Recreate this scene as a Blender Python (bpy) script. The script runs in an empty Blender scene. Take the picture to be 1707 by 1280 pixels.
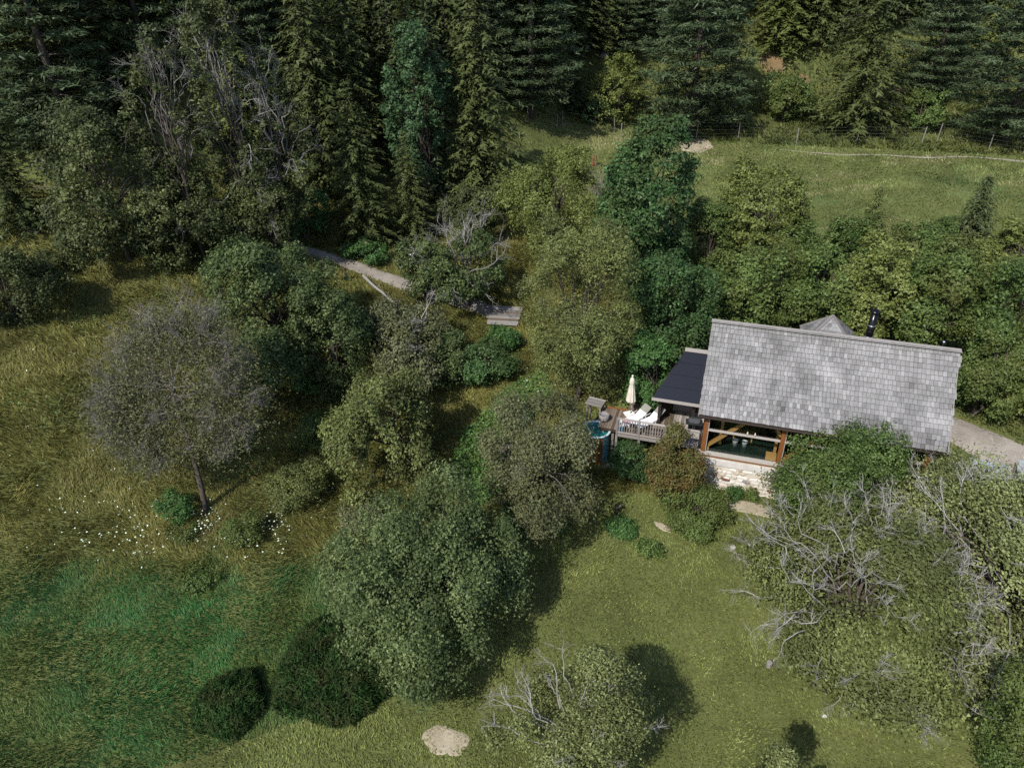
import bpy, math, random
import numpy as np
from mathutils import Vector

# ------------------------------------------------------------------ camera, light, exposure
sc = bpy.context.scene
COL = sc.collection
FPX, PITCH, ROLL, CAMH = 1250.0, 33.0, 1.5, 26.0
cam_d = bpy.data.cameras.new('camera')
cam_d.sensor_fit = 'HORIZONTAL'; cam_d.sensor_width = 36.0
cam_d.lens = 36.0 * FPX / 1707.0
cam_d.clip_start = 0.1; cam_d.clip_end = 3000
cam = bpy.data.objects.new('camera', cam_d); COL.objects.link(cam)
_p, _r = math.radians(PITCH), math.radians(ROLL)
F = np.array([0, math.cos(_p), -math.sin(_p)]); R0 = np.array([1.0, 0, 0]); U0 = np.cross(R0, F)
RV = R0 * math.cos(_r) - U0 * math.sin(_r); UV = U0 * math.cos(_r) + R0 * math.sin(_r)
from mathutils import Matrix
cam.matrix_world = Matrix(((RV[0], UV[0], -F[0], 0), (RV[1], UV[1], -F[1], 0), (RV[2], UV[2], -F[2], CAMH), (0, 0, 0, 1)))
sc.camera = cam
SUN_EL = math.radians(46); SH = np.array([0.60, 0.80]); SH /= np.linalg.norm(SH)   # shadows fall this way on the ground
sun_d = bpy.data.lights.new('sun', 'SUN'); sun_d.energy = 4.2; sun_d.angle = math.radians(0.55); sun_d.color = (1.0, 0.95, 0.86)
sun = bpy.data.objects.new('sun', sun_d); COL.objects.link(sun)
sun.rotation_euler = Vector((SH[0] * math.cos(SUN_EL), SH[1] * math.cos(SUN_EL), -math.sin(SUN_EL))).to_track_quat('-Z', 'Y').to_euler()
world = bpy.data.worlds.new('World'); sc.world = world; world.use_nodes = True
wn = world.node_tree; bg = wn.nodes['Background']
sky = wn.nodes.new('ShaderNodeTexSky'); sky.sky_type = 'NISHITA'; sky.sun_disc = False
sky.sun_elevation = SUN_EL; sky.sun_rotation = math.atan2(-SH[0], -SH[1])
wn.links.new(sky.outputs[0], bg.inputs[0]); bg.inputs[1].default_value = 0.135
vs = sc.view_settings; vs.view_transform = 'Standard'; vs.look = 'None'; vs.exposure = 0.60; vs.gamma = 1.0; vs.use_curve_mapping = False
sc.cycles.max_bounces = 6; sc.cycles.transparent_max_bounces = 8
sc.cycles.use_denoising = False

rs = np.random.RandomState(7); random.seed(7)

# ------------------------------------------------------------------ helpers: noise, terrain, picking
_perm = np.random.RandomState(3).rand(256, 256)
def vnoise(x, y):
    x = np.asarray(x, float); y = np.asarray(y, float)
    xi = np.floor(x).astype(int); yi = np.floor(y).astype(int); fx = x - xi; fy = y - yi
    fx = fx * fx * (3 - 2 * fx); fy = fy * fy * (3 - 2 * fy)
    g = lambda a, b: _perm[a & 255, b & 255]
    return (g(xi, yi) * (1 - fx) + g(xi + 1, yi) * fx) * (1 - fy) + (g(xi, yi + 1) * (1 - fx) + g(xi + 1, yi + 1) * fx) * fy
def fbm(x, y, o=4):
    s = 0; a = 0.5
    for i in range(o):
        s = s + a * vnoise(x * 2 ** i + 17 * i, y * 2 ** i + 9 * i); a *= 0.5
    return s
def sstep(a, b, v):
    t = np.clip((v - a) / (b - a), 0, 1); return t * t * (3 - 2 * t)
YAW = -0.32196; HO = np.array([9.0957, 29.822]); EV = np.array([math.cos(YAW), math.sin(YAW)]); NV = np.array([-math.sin(YAW), math.cos(YAW)])
def H2W(e, n): return HO + EV * e + NV * n
def ground(x, y):
    x = np.asarray(x, float); y = np.asarray(y, float)
    n = (x - HO[0]) * NV[0] + (y - HO[1]) * NV[1]
    z = 1.5 * sstep(1.2, 7, n) + 0.05 * np.maximum(0, n - 7)
    z = z - 0.5 * sstep(27, 14, y)
    z = z + 4.6 * sstep(-6, -30, x) * sstep(14, 46, y)
    foot = np.interp(x, [-60, -30, -12, 0, 8, 16, 60], [50, 53, 62, 72, 84, 89, 93])
    s = y - foot
    z = z + 0.66 * np.logaddexp(0, s / 2.5) * 2.5 * (1 - 0.5 * sstep(150, 300, y))
    z = z + (fbm(x * 0.12, y * 0.12, 3) - 0.45) * 0.5 * sstep(-2, -12, x) + (fbm(x * .5, y * .5, 2) - .37) * 0.12
    return z
def gz(x, y): return float(ground(x, y))
def ray(px, py):
    d = F * FPX + RV * (px - 853.5) - UV * (py - 640); return d / np.linalg.norm(d)
CO = np.array([0, 0, CAMH])
def proj(P):
    v = np.asarray(P, float) - CO; w = v @ F
    return 853.5 + FPX * (v @ RV) / w, 640 - FPX * (v @ UV) / w
_T = np.concatenate([np.arange(10, 130, 0.1), np.arange(130, 400, 1.0)])
def hit(px, py):
    d = ray(px, py); P = CO + d * _T[:, None]
    k = np.argmax(P[:, 2] < ground(P[:, 0], P[:, 1])); return P[k]
def at_z(px, py, z):
    d = ray(px, py); return CO + d * ((z - CAMH) / d[2])
def poly(pts): return np.array([hit(x, y)[:2] for x, y in pts])
def inside(pl, x, y):
    r = np.zeros(len(x), bool); n = len(pl)
    for i in range(n):
        x1, y1 = pl[i]; x2, y2 = pl[(i + 1) % n]
        c = (y1 > y) != (y2 > y)
        r ^= c & (x < (x2 - x1) * (y - y1) / (y2 - y1 + 1e-12) + x1)
    return r

# ------------------------------------------------------------------ helpers: meshes and objects
def mesh_np(name, V, faces_n, var=None, smooth=False):
    """V (N,3); faces: int array (M,k)"""
    me = bpy.data.meshes.new(name); V = np.ascontiguousarray(V, dtype=np.float32); Fc = np.ascontiguousarray(faces_n, dtype=np.int32)
    M, k = Fc.shape
    me.vertices.add(len(V)); me.vertices.foreach_set('co', V.ravel())
    me.loops.add(M * k); me.loops.foreach_set('vertex_index', Fc.ravel())
    me.polygons.add(M); me.polygons.foreach_set('loop_start', np.arange(0, M * k, k, dtype=np.int32))
    me.polygons.foreach_set('loop_total', np.full(M, k, dtype=np.int32))
    if smooth: me.polygons.foreach_set('use_smooth', np.ones(M, bool))
    me.update(calc_edges=True)
    if var is not None:
        a = me.attributes.new('var', 'FLOAT', 'FACE'); a.data.foreach_set('value', np.ascontiguousarray(var, dtype=np.float32))
    return me
def link(name, me, mat=None, parent=None, loc=None, rot=None):
    o = bpy.data.objects.new(name, me); COL.objects.link(o)
    if mat is not None and not me.materials: me.materials.append(mat)
    if parent is not None: o.parent = parent
    if loc is not None: o.location = loc
    if rot is not None: o.rotation_euler = rot
    return o
def tag(o, label=None, cat=None, group=None, kind=None):
    if label: o['label'] = label
    if cat: o['category'] = cat
    if group: o['group'] = group
    if kind: o['kind'] = kind
    return o
def empty(name, loc=(0, 0, 0), rz=0.0):
    o = bpy.data.objects.new(name, None); o.empty_display_size = 0.2; COL.objects.link(o)
    o.location = loc; o.rotation_euler = (0, 0, rz); return o
class MB:
    def __init__(s): s.v = []; s.f = []; s.var = []
    def add(s, V, Fs, var=0.5):
        b = len(s.v); s.v += [tuple(p) for p in V]; s.f += [tuple(i + b for i in f) for f in Fs]; s.var += [var] * len(Fs)
    def box(s, c, d, rz=0.0, rx=0.0, ry=0.0, var=0.5, taper=1.0):
        m = Matrix.Rotation(rz, 3, 'Z') @ Matrix.Rotation(ry, 3, 'Y') @ Matrix.Rotation(rx, 3, 'X'); c = Vector(c)
        P = []
        for z in (-.5, .5):
            t = 1.0 if z < 0 else taper
            for x, y in ((-.5, -.5), (.5, -.5), (.5, .5), (-.5, .5)): P.append(c + m @ Vector((x * d[0] * t, y * d[1] * t, z * d[2])))
        s.add(P, [(3, 2, 1, 0), (4, 5, 6, 7), (0, 1, 5, 4), (1, 2, 6, 5), (2, 3, 7, 6), (3, 0, 4, 7)], var)
    def beam(s, a, b, w, t, var=0.5, up=(0, 0, 1)):
        a = Vector(a); b = Vector(b); d = (b - a).normalized(); u = Vector(up)
        if abs(d.dot(u)) > 0.98: u = Vector((0, 1, 0))
        r = d.cross(u).normalized(); u = r.cross(d)
        P = []
        for q in (a, b):
            for i, j in ((-1, -1), (1, -1), (1, 1), (-1, 1)): P.append(q + r * (i * w / 2) + u * (j * t / 2))
        s.add(P, [(3, 2, 1, 0), (4, 5, 6, 7), (0, 1, 5, 4), (1, 2, 6, 5), (2, 3, 7, 6), (3, 0, 4, 7)], var)
    def tube(s, pts, rad, n=6, cap=True, var=0.5):
        pts = [Vector(p) for p in pts]; k = len(pts)
        if not hasattr(rad, '__len__'): rad = [rad] * k
        V = []; u = None
        for i, p in enumerate(pts):
            d = (pts[min(i + 1, k - 1)] - pts[max(i - 1, 0)])
            d = d.normalized() if d.length > 1e-9 else Vector((0, 0, 1))
            if u is None:
                u = d.orthogonal().normalized()
            else:
                u = (u - d * u.dot(d)); u = u.normalized() if u.length > 1e-6 else d.orthogonal().normalized()
            w = d.cross(u)
            for j in range(n):
                a = 2 * math.pi * j / n; V.append(p + (u * math.cos(a) + w * math.sin(a)) * rad[i])
        Fs = [(i * n + j, i * n + (j + 1) % n, (i + 1) * n + (j + 1) % n, (i + 1) * n + j) for i in range(k - 1) for j in range(n)]
        if cap: Fs += [tuple(range(n - 1, -1, -1)), tuple((k - 1) * n + j for j in range(n))]
        s.add(V, Fs, var)
    def lathe(s, prof, c=(0, 0, 0), n=24, var=0.5, cap=True):
        V = []; k = len(prof)
        for r, z in prof:
            for j in range(n): a = 2 * math.pi * j / n; V.append((c[0] + r * math.cos(a), c[1] + r * math.sin(a), c[2] + z))
        Fs = [(i * n + j, i * n + (j + 1) % n, (i + 1) * n + (j + 1) % n, (i + 1) * n + j) for i in range(k - 1) for j in range(n)]
        if cap: Fs += [tuple(range(n - 1, -1, -1)), tuple((k - 1) * n + j for j in range(n))]
        s.add(V, Fs, var)
    def mesh(s, name, smooth=False):
        me = bpy.data.meshes.new(name); me.from_pydata(s.v, [], s.f); me.update()
        a = me.attributes.new('var', 'FLOAT', 'FACE'); a.data.foreach_set('value', s.var)
        if smooth: me.polygons.foreach_set('use_smooth', [True] * len(s.f))
        return me
    def build(s, name, mat, parent=None, smooth=False, bevel=0.0, loc=None, rot=None):
        o = link(name, s.mesh(name, smooth), mat, parent, loc, rot)
        if bevel: m = o.modifiers.new('bevel', 'BEVEL'); m.width = bevel; m.segments = 2; m.limit_method = 'ANGLE'
        return o

# ------------------------------------------------------------------ materials
def nt(name):
    m = bpy.data.materials.new(name); m.use_nodes = True; t = m.node_tree
    return m, t, t.nodes, t.links, t.nodes['Principled BSDF']
def ramp(N, L, src, stops):
    r = N.new('ShaderNodeValToRGB'); L.new(src, r.inputs[0]); el = r.color_ramp.elements
    while len(el) < len(stops): el.new(0.5)
    for e, (p, c) in zip(el, stops): e.position = p; e.color = (*c, 1)
    return r
def noise(N, L, scale, detail=3, coord='Object', vec=None, dist=0.0):
    n = N.new('ShaderNodeTexNoise'); n.inputs['Scale'].default_value = scale; n.inputs['Detail'].default_value = detail; n.inputs['Distortion'].default_value = dist
    if vec is None:
        tc = N.new('ShaderNodeTexCoord'); vec = tc.outputs[coord]
    L.new(vec, n.inputs['Vector']); return n.outputs['Fac']
def mathn(N, L, op, a, b):
    m = N.new('ShaderNodeMath'); m.operation = op
    for i, v in enumerate((a, b)):
        if isinstance(v, (int, float)): m.inputs[i].default_value = v
        else: L.new(v, m.inputs[i])
    return m.outputs[0]
def mixc(N, L, fac, a, b):
    m = N.new('ShaderNodeMix'); m.data_type = 'RGBA'
    if isinstance(fac, (int, float)): m.inputs[0].default_value = fac
    else: L.new(fac, m.inputs[0])
    for i, v in ((6, a), (7, b)):
        if isinstance(v, tuple): m.inputs[i].default_value = (*v, 1)
        else: L.new(v, m.inputs[i])
    return m.outputs[2]
def leaf_mat(name, dark, mid, light, trans=0.24, rough=0.5, spec=0.18, patch=None, pscale=0.5, lo=0.0):
    """leaf colour from each leaf's own value, its tree, and patches of another tint"""
    dark, mid, light = (tuple(v * k_ for v, k_ in zip(c_, (0.98, 1.14, 1.0))) for c_ in (dark, mid, light))
    m, t, N, L, b = nt(name)
    at = N.new('ShaderNodeAttribute'); at.attribute_name = 'var'
    oi = N.new('ShaderNodeObjectInfo')
    f = mathn(N, L, 'ADD', mathn(N, L, 'MULTIPLY', at.outputs['Fac'], 0.8), mathn(N, L, 'MULTIPLY', oi.outputs['Random'], 0.2))
    c = ramp(N, L, f, [(0.05, dark), (0.5, mid), (0.95, light)]).outputs[0]
    if patch:
        geo = N.new('ShaderNodeNewGeometry')
        n = noise(N, L, pscale, 3, vec=geo.outputs['Position'])
        c = mixc(N, L, ramp(N, L, n, [(0.42, (0, 0, 0)), (0.66, (1, 1, 1))]).outputs[0], c, patch)
    L.new(c, b.inputs['Base Color']); b.inputs['Roughness'].default_value = rough; b.inputs['Specular IOR Level'].default_value = spec
    tr = N.new('ShaderNodeBsdfTranslucent'); L.new(c, tr.inputs['Color'])
    mx = N.new('ShaderNodeMixShader'); mx.inputs[0].default_value = trans
    L.new(b.outputs[0], mx.inputs[1]); L.new(tr.outputs[0], mx.inputs[2]); L.new(mx.outputs[0], N['Material Output'].inputs[0])
    return m
def wood_mat(name, c1, c2, c3, grain=(2, 2, 30), rough=0.8, bump=0.25, spec=0.2, usevar=0.6, stain=0.0):
    c0 = tuple(v * .3 for v in c1); c1, c2, c3 = (tuple(v * 0.80 for v in c_) for c_ in (c1, c2, c3))  # c0: darkest stop, also colours the painted shadow lines on shingle butts
    m, t, N, L, b = nt(name)
    tc = N.new('ShaderNodeTexCoord'); mp = N.new('ShaderNodeMapping'); mp.inputs['Scale'].default_value = grain; L.new(tc.outputs['Object'], mp.inputs[0])
    n = noise(N, L, 3.0, 6, vec=mp.outputs[0]); at = N.new('ShaderNodeAttribute'); at.attribute_name = 'var'
    oi = N.new('ShaderNodeObjectInfo')
    f = mathn(N, L, 'ADD', mathn(N, L, 'MULTIPLY', n, 1 - usevar), mathn(N, L, 'MULTIPLY', at.outputs['Fac'], usevar))
    f = mathn(N, L, 'ADD', f, mathn(N, L, 'MULTIPLY', mathn(N, L, 'SUBTRACT', oi.outputs['Random'], 0.5), 0.25))
    if stain:
        geo = N.new('ShaderNodeNewGeometry'); f = mathn(N, L, 'ADD', f, mathn(N, L, 'MULTIPLY', mathn(N, L, 'SUBTRACT', noise(N, L, 0.9, 5, vec=geo.outputs['Position']), 0.5), stain))
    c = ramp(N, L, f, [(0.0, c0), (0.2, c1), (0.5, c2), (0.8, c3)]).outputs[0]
    L.new(c, b.inputs['Base Color']); b.inputs['Roughness'].default_value = rough; b.inputs['Specular IOR Level'].default_value = spec
    bp = N.new('ShaderNodeBump'); bp.inputs['Strength'].default_value = bump; bp.inputs['Distance'].default_value = 0.01; L.new(n, bp.inputs['Height']); L.new(bp.outputs[0], b.inputs['Normal'])
    return m
def plain_mat(name, c1, c2=None, scale=6.0, rough=0.6, metal=0.0, spec=0.4, bump=0.0):
    m, t, N, L, b = nt(name); c2 = c2 or tuple(v * 0.8 for v in c1)
    n = noise(N, L, scale, 4)
    L.new(ramp(N, L, n, [(0.35, c2), (0.65, c1)]).outputs[0], b.inputs['Base Color'])
    b.inputs['Roughness'].default_value = rough; b.inputs['Metallic'].default_value = metal; b.inputs['Specular IOR Level'].default_value = spec
    if bump:
        bp = N.new('ShaderNodeBump'); bp.inputs['Strength'].default_value = bump; bp.inputs['Distance'].default_value = 0.02; L.new(n, bp.inputs['Height']); L.new(bp.outputs[0], b.inputs['Normal'])
    return m
M = {}
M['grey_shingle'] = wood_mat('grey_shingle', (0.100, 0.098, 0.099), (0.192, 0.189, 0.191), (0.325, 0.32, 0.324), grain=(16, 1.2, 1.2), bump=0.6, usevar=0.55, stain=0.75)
M['grey_wood'] = wood_mat('grey_wood', (0.13, 0.118, 0.11), (0.21, 0.195, 0.185), (0.31, 0.29, 0.275), grain=(1.5, 12, 12))
M['pale_wood'] = wood_mat('pale_wood', (0.25, 0.22, 0.20), (0.35, 0.32, 0.295), (0.45, 0.42, 0.39), grain=(2, 12, 12))
M['deck_wood'] = wood_mat('deck_wood', (0.10, 0.075, 0.055), (0.17, 0.13, 0.10), (0.25, 0.20, 0.16), grain=(14, 1.5, 4))
M['dark_wood'] = wood_mat('dark_wood', (0.018, 0.013, 0.011), (0.035, 0.025, 0.02), (0.06, 0.045, 0.035), grain=(8, 8, 1))
M['orange_wood'] = wood_mat('orange_wood', (0.085, 0.03, 0.010), (0.19, 0.072, 0.022), (0.32, 0.135, 0.04), grain=(10, 10, 1.0), rough=0.55, usevar=0.3)
M['honey_wood'] = wood_mat('honey_wood', (0.28, 0.14, 0.045), (0.40, 0.215, 0.075), (0.50, 0.29, 0.11), grain=(2, 10, 10), rough=0.55)
M['bark'] = wood_mat('bark', (0.035, 0.028, 0.022), (0.075, 0.06, 0.05), (0.13, 0.11, 0.095), grain=(6, 6, 1.5), bump=0.6)
M['dead_bark'] = wood_mat('dead_bark', (0.13, 0.12, 0.11), (0.22, 0.21, 0.20), (0.33, 0.32, 0.305), grain=(5, 5, 2), bump=0.5)
M['lichen_bark'] = wood_mat('lichen_bark', (0.20, 0.19, 0.175), (0.31, 0.30, 0.285), (0.44, 0.43, 0.41), grain=(5, 5, 2), bump=0.5)
M['dead_dim'] = wood_mat('dead_dim', (0.09, 0.08, 0.07), (0.16, 0.145, 0.13), (0.25, 0.23, 0.21), grain=(5, 5, 2), bump=0.5)
M['pine_bark'] = wood_mat('pine_bark', (0.20, 0.07, 0.025), (0.32, 0.12, 0.04), (0.40, 0.17, 0.07), grain=(5, 5, 1.5), bump=0.6)
M['birch_bark'] = wood_mat('birch_bark', (0.12, 0.12, 0.12), (0.42, 0.42, 0.43), (0.55, 0.55, 0.55), grain=(3, 3, 12), usevar=0.2)
M['felt_roof'] = plain_mat('felt_roof', (0.019, 0.022, 0.032), (0.013, 0.015, 0.022), 25, 0.95, spec=0.1, bump=0.3)
M['white_paint'] = plain_mat('white_paint', (0.651, 0.651, 0.651), (0.528, 0.528, 0.528), 5, 0.5)
M['sling'] = plain_mat('sling', (0.616, 0.625, 0.642), (0.528, 0.537, 0.563), 4, 0.7)
M['taupe'] = plain_mat('taupe', (0.20, 0.20, 0.17), (0.16, 0.16, 0.14), 6, 0.8)
M['canvas'] = plain_mat('canvas', (0.546, 0.502, 0.431), (0.440, 0.405, 0.343), 3, 0.85, spec=0.1)
M['black_metal'] = plain_mat('black_metal', (0.012, 0.012, 0.014), None, 8, 0.22, 0.6)
M['grill_metal'] = plain_mat('grill_metal', (0.05, 0.055, 0.06), None, 8, 0.35, 0.5)
M['steel'] = plain_mat('steel', (0.45, 0.45, 0.47), None, 8, 0.35, 0.9)
M['turquoise'] = plain_mat('turquoise', (0.09, 0.25, 0.28), (0.06, 0.18, 0.21), 5, 0.5)
M['pale_rim'] = plain_mat('pale_rim', (0.440, 0.528, 0.554), (0.334, 0.440, 0.466), 5, 0.4)
M['tub_water'] = plain_mat('tub_water', (0.015, 0.15, 0.145), (0.01, 0.10, 0.10), 8, 0.06, spec=0.6, bump=0.3)
M['blue_plastic'] = plain_mat('blue_plastic', (0.06, 0.20, 0.33), None, 6, 0.4)
M['pink'] = plain_mat('pink', (0.70, 0.30, 0.38), None, 6, 0.7)
M['floor_green'] = plain_mat('floor_green', (0.010, 0.020, 0.016), (0.006, 0.012, 0.010), 3, 0.3)
M['inside_dark'] = plain_mat('inside_dark', (0.022, 0.018, 0.014), None, 4, 0.8)
M['red_post'] = plain_mat('red_post', (0.22, 0.06, 0.035), (0.16, 0.05, 0.035), 9, 0.8)
M['mortar'] = plain_mat('mortar', (0.493, 0.466, 0.422), (0.317, 0.255, 0.176), 2.2, 0.9, bump=0.8)
M['plaster'] = plain_mat('plaster', (0.475, 0.458, 0.440), (0.387, 0.370, 0.352), 2, 0.9, bump=0.5)
M['stone'] = wood_mat('stone', (0.42, 0.35, 0.25), (0.60, 0.57, 0.52), (0.68, 0.66, 0.63), grain=(4, 4, 4), bump=0.8, rough=0.9)
M['brown_stone'] = plain_mat('brown_stone', (0.16, 0.07, 0.05), (0.10, 0.05, 0.04), 8, 0.9, bump=0.6)
M['grey_stone'] = plain_mat('grey_stone', (0.22, 0.20, 0.20), (0.14, 0.13, 0.13), 8, 0.9, bump=0.6)
M['field_stone'] = plain_mat('field_stone', (0.38, 0.36, 0.33), (0.26, 0.24, 0.21), 6, 0.9, bump=0.8)
M['white_stone'] = plain_mat('white_stone', (0.50, 0.48, 0.46), (0.36, 0.34, 0.32), 6, 0.85, bump=0.6)
M['polycarb'] = plain_mat('polycarb', (0.26, 0.29, 0.32), (0.19, 0.21, 0.24), 4, 0.45)
M['teal'] = plain_mat('teal', (0.10, 0.34, 0.36), None, 5, 0.4)
def glass():
    m, t, N, L, b = nt('glass')
    gl = N.new('ShaderNodeBsdfGlossy'); gl.inputs['Roughness'].default_value = 0.02; gl.inputs['Color'].default_value = (0.9, 0.95, 0.95, 1)
    tr = N.new('ShaderNodeBsdfTransparent'); tr.inputs['Color'].default_value = (0.90, 0.93, 0.92, 1)
    lw = N.new('ShaderNodeLayerWeight'); fr = mathn(N, L, 'ADD', 0.03, mathn(N, L, 'MULTIPLY', 0.9, mathn(N, L, 'POWER', lw.outputs['Facing'], 5.0)))
    mx = N.new('ShaderNodeMixShader'); L.new(fr, mx.inputs[0]); L.new(tr.outputs[0], mx.inputs[1]); L.new(gl.outputs[0], mx.inputs[2])
    L.new(mx.outputs[0], N['Material Output'].inputs[0]); return m
M['glass'] = glass()
# foliage
M['apple'] = leaf_mat('apple', (0.024, 0.032, 0.012), (0.074, 0.09, 0.034), (0.19, 0.205, 0.095), patch=(0.06, 0.086, 0.03))
M['apple_light'] = leaf_mat('apple_light', (0.044, 0.044, 0.016), (0.125, 0.124, 0.048), (0.27, 0.262, 0.125))
M['olive'] = leaf_mat('olive', (0.042, 0.046, 0.014), (0.115, 0.116, 0.04), (0.24, 0.235, 0.098), patch=(0.085, 0.098, 0.034))
M['brownish'] = leaf_mat('brownish', (0.034, 0.031, 0.016), (0.102, 0.094, 0.05), (0.22, 0.205, 0.125), patch=(0.095, 0.1, 0.042))
M['russet'] = leaf_mat('russet', (0.05, 0.048, 0.016), (0.1, 0.088, 0.03), (0.16, 0.14, 0.055), patch=(0.125, 0.085, 0.028), pscale=1.2)
M['maple'] = leaf_mat('maple', (0.012, 0.028, 0.01), (0.042, 0.08, 0.028), (0.115, 0.17, 0.075), patch=(0.052, 0.083, 0.027), pscale=0.5)
M['fresh'] = leaf_mat('fresh', (0.024, 0.052, 0.016), (0.052, 0.1, 0.03), (0.11, 0.17, 0.065))
M['hazel'] = leaf_mat('hazel', (0.022, 0.036, 0.01), (0.068, 0.096, 0.027), (0.16, 0.195, 0.068), patch=(0.085, 0.102, 0.028), pscale=0.25)
M['yellowgreen'] = leaf_mat('yellowgreen', (0.058, 0.062, 0.017), (0.12, 0.126, 0.035), (0.2, 0.2, 0.075))
M['forest_leaf'] = leaf_mat('forest_leaf', (0.022, 0.026, 0.009), (0.068, 0.072, 0.027), (0.155, 0.155, 0.068), patch=(0.052, 0.066, 0.028), pscale=0.3)
M['teal_leaf'] = leaf_mat('teal_leaf', (.022, .040, .018), (.050, .082, .038), (.095, .14, .072))
M['spruce'] = leaf_mat('spruce', (0.026, 0.03, 0.011), (0.056, 0.061, 0.022), (0.105, 0.11, 0.045), trans=0.12)
M['dark_spruce'] = leaf_mat('dark_spruce', (0.02, 0.025, 0.011), (0.042, 0.048, 0.02), (0.08, 0.085, 0.038), trans=0.12)
M['larch'] = leaf_mat('larch', (0.046, 0.05, 0.015), (0.085, 0.09, 0.028), (0.135, 0.14, 0.052), trans=0.15)
M['pine'] = leaf_mat('pine', (0.026, 0.034, 0.018), (0.058, 0.072, 0.038), (0.115, 0.13, 0.078), trans=0.12)
M['juniper'] = leaf_mat('juniper', (.008, .017, .006), (.022, .044, .014), (.060, .092, .032), trans=0.1, spec=0.05, rough=0.8, patch=(.034, .044, .016), pscale=1.5)
M['lawn_blade'] = leaf_mat('lawn_blade', (0.088, 0.098, 0.026), (0.195, 0.197, 0.062), (0.31, 0.3, 0.125), trans=0.22, patch=(0.15, 0.172, 0.05), pscale=0.9)
M['tall_blade'] = leaf_mat('tall_blade', (0.072, 0.062, 0.016), (0.18, 0.148, 0.042), (0.36, 0.29, 0.115), trans=0.22, patch=(0.118, 0.11, 0.032), pscale=0.3)
M['lush_blade'] = leaf_mat('lush_blade', (0.046, 0.064, 0.018), (0.092, 0.122, 0.036), (0.175, 0.205, 0.08), trans=0.25, patch=(0.05, 0.125, 0.04), pscale=0.3)
M['emerald_blade'] = leaf_mat('emerald_blade', (0.026, 0.085, 0.024), (0.052, 0.165, 0.052), (0.15, 0.28, 0.11), trans=0.28, patch=(0.08, 0.165, 0.055), pscale=0.6)
M['nettle'] = leaf_mat('nettle', (0.036, 0.068, 0.018), (0.066, 0.118, 0.032), (0.12, 0.18, 0.06), trans=0.25)
M['far_blade'] = leaf_mat('far_blade', (0.085, 0.092, 0.028), (0.135, 0.145, 0.05), (0.22, 0.215, 0.092), trans=0.2, patch=(0.07, 0.115, 0.038), pscale=0.12)
M['bank_blade'] = leaf_mat('bank_blade', (0.05, 0.052, 0.015), (0.098, 0.098, 0.03), (0.18, 0.165, 0.065), trans=0.2, patch=(0.06, 0.078, 0.024), pscale=0.2)
M['straw'] = leaf_mat('straw', (0.14, 0.12, 0.06), (0.22, 0.19, 0.1), (0.32, 0.28, 0.17), trans=0.15)
M['white_flower'] = leaf_mat('white_flower', (0.55, 0.55, 0.52), (0.7, 0.7, 0.68), (0.8, 0.8, 0.78), trans=0.2)
def soil_mat(name, stops, s1=0.35, s2=6.0, rough=0.95, bump=0.6):
    m, t, N, L, b = nt(name); geo = N.new('ShaderNodeNewGeometry')
    n1 = noise(N, L, s1, 5, vec=geo.outputs['Position']); n2 = noise(N, L, s2, 6, vec=geo.outputs['Position'])
    f = mathn(N, L, 'ADD', mathn(N, L, 'MULTIPLY', n1, 0.6), mathn(N, L, 'MULTIPLY', n2, 0.4))
    L.new(ramp(N, L, f, stops).outputs[0], b.inputs['Base Color']); b.inputs['Roughness'].default_value = rough; b.inputs['Specular IOR Level'].default_value = 0.1
    bp = N.new('ShaderNodeBump'); bp.inputs['Strength'].default_value = bump; bp.inputs['Distance'].default_value = 0.05; L.new(n2, bp.inputs['Height']); L.new(bp.outputs[0], b.inputs['Normal'])
    return m
M['turf'] = soil_mat('turf', [(0.3, (0.045, 0.05, 0.018)), (0.5, (0.085, 0.098, 0.032)), (0.7, (0.125, 0.128, 0.048))])
M['path_dirt'] = soil_mat('path_dirt', [(0.3, (0.13, 0.115, 0.095)), (0.5, (0.22, 0.195, 0.17)), (0.7, (0.29, 0.265, 0.235))], 0.8, 9)
M['sand'] = soil_mat('sand', [(0.3, (0.17, 0.145, 0.095)), (0.5, (0.27, 0.235, 0.17)), (0.7, (0.35, 0.31, 0.24))], 1.2, 9)
M['red_soil'] = soil_mat('red_soil', [(0.3, (0.09, 0.07, 0.035)), (0.5, (0.15, 0.105, 0.055)), (0.7, (0.20, 0.145, 0.085))], 0.8, 5)

# ------------------------------------------------------------------ the ground and the worn surfaces on it
def axis(a, b, lo, hi, fine, coarse):
    v = [lo]
    while v[-1] < hi:
        x = v[-1]; d = max(0, a - x, x - b); v.append(x + fine + min(coarse, d * 0.12))
    return np.array(v)
gx = axis(-42, 45, -320, 320, 0.45, 14); gy = axis(5, 105, -220, 460, 0.45, 14)
X, Y = np.meshgrid(gx, gy); Z = ground(X, Y)
nx, ny = len(gx), len(gy); idx = np.arange(nx * ny).reshape(ny, nx)
q = np.stack([idx[:-1, :-1], idx[:-1, 1:], idx[1:, 1:], idx[1:, :-1]], -1).reshape(-1, 4)
tag(link('ground', mesh_np('ground', np.stack([X, Y, Z], -1).reshape(-1, 3), q, smooth=True), M['turf']), kind='structure')

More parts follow.
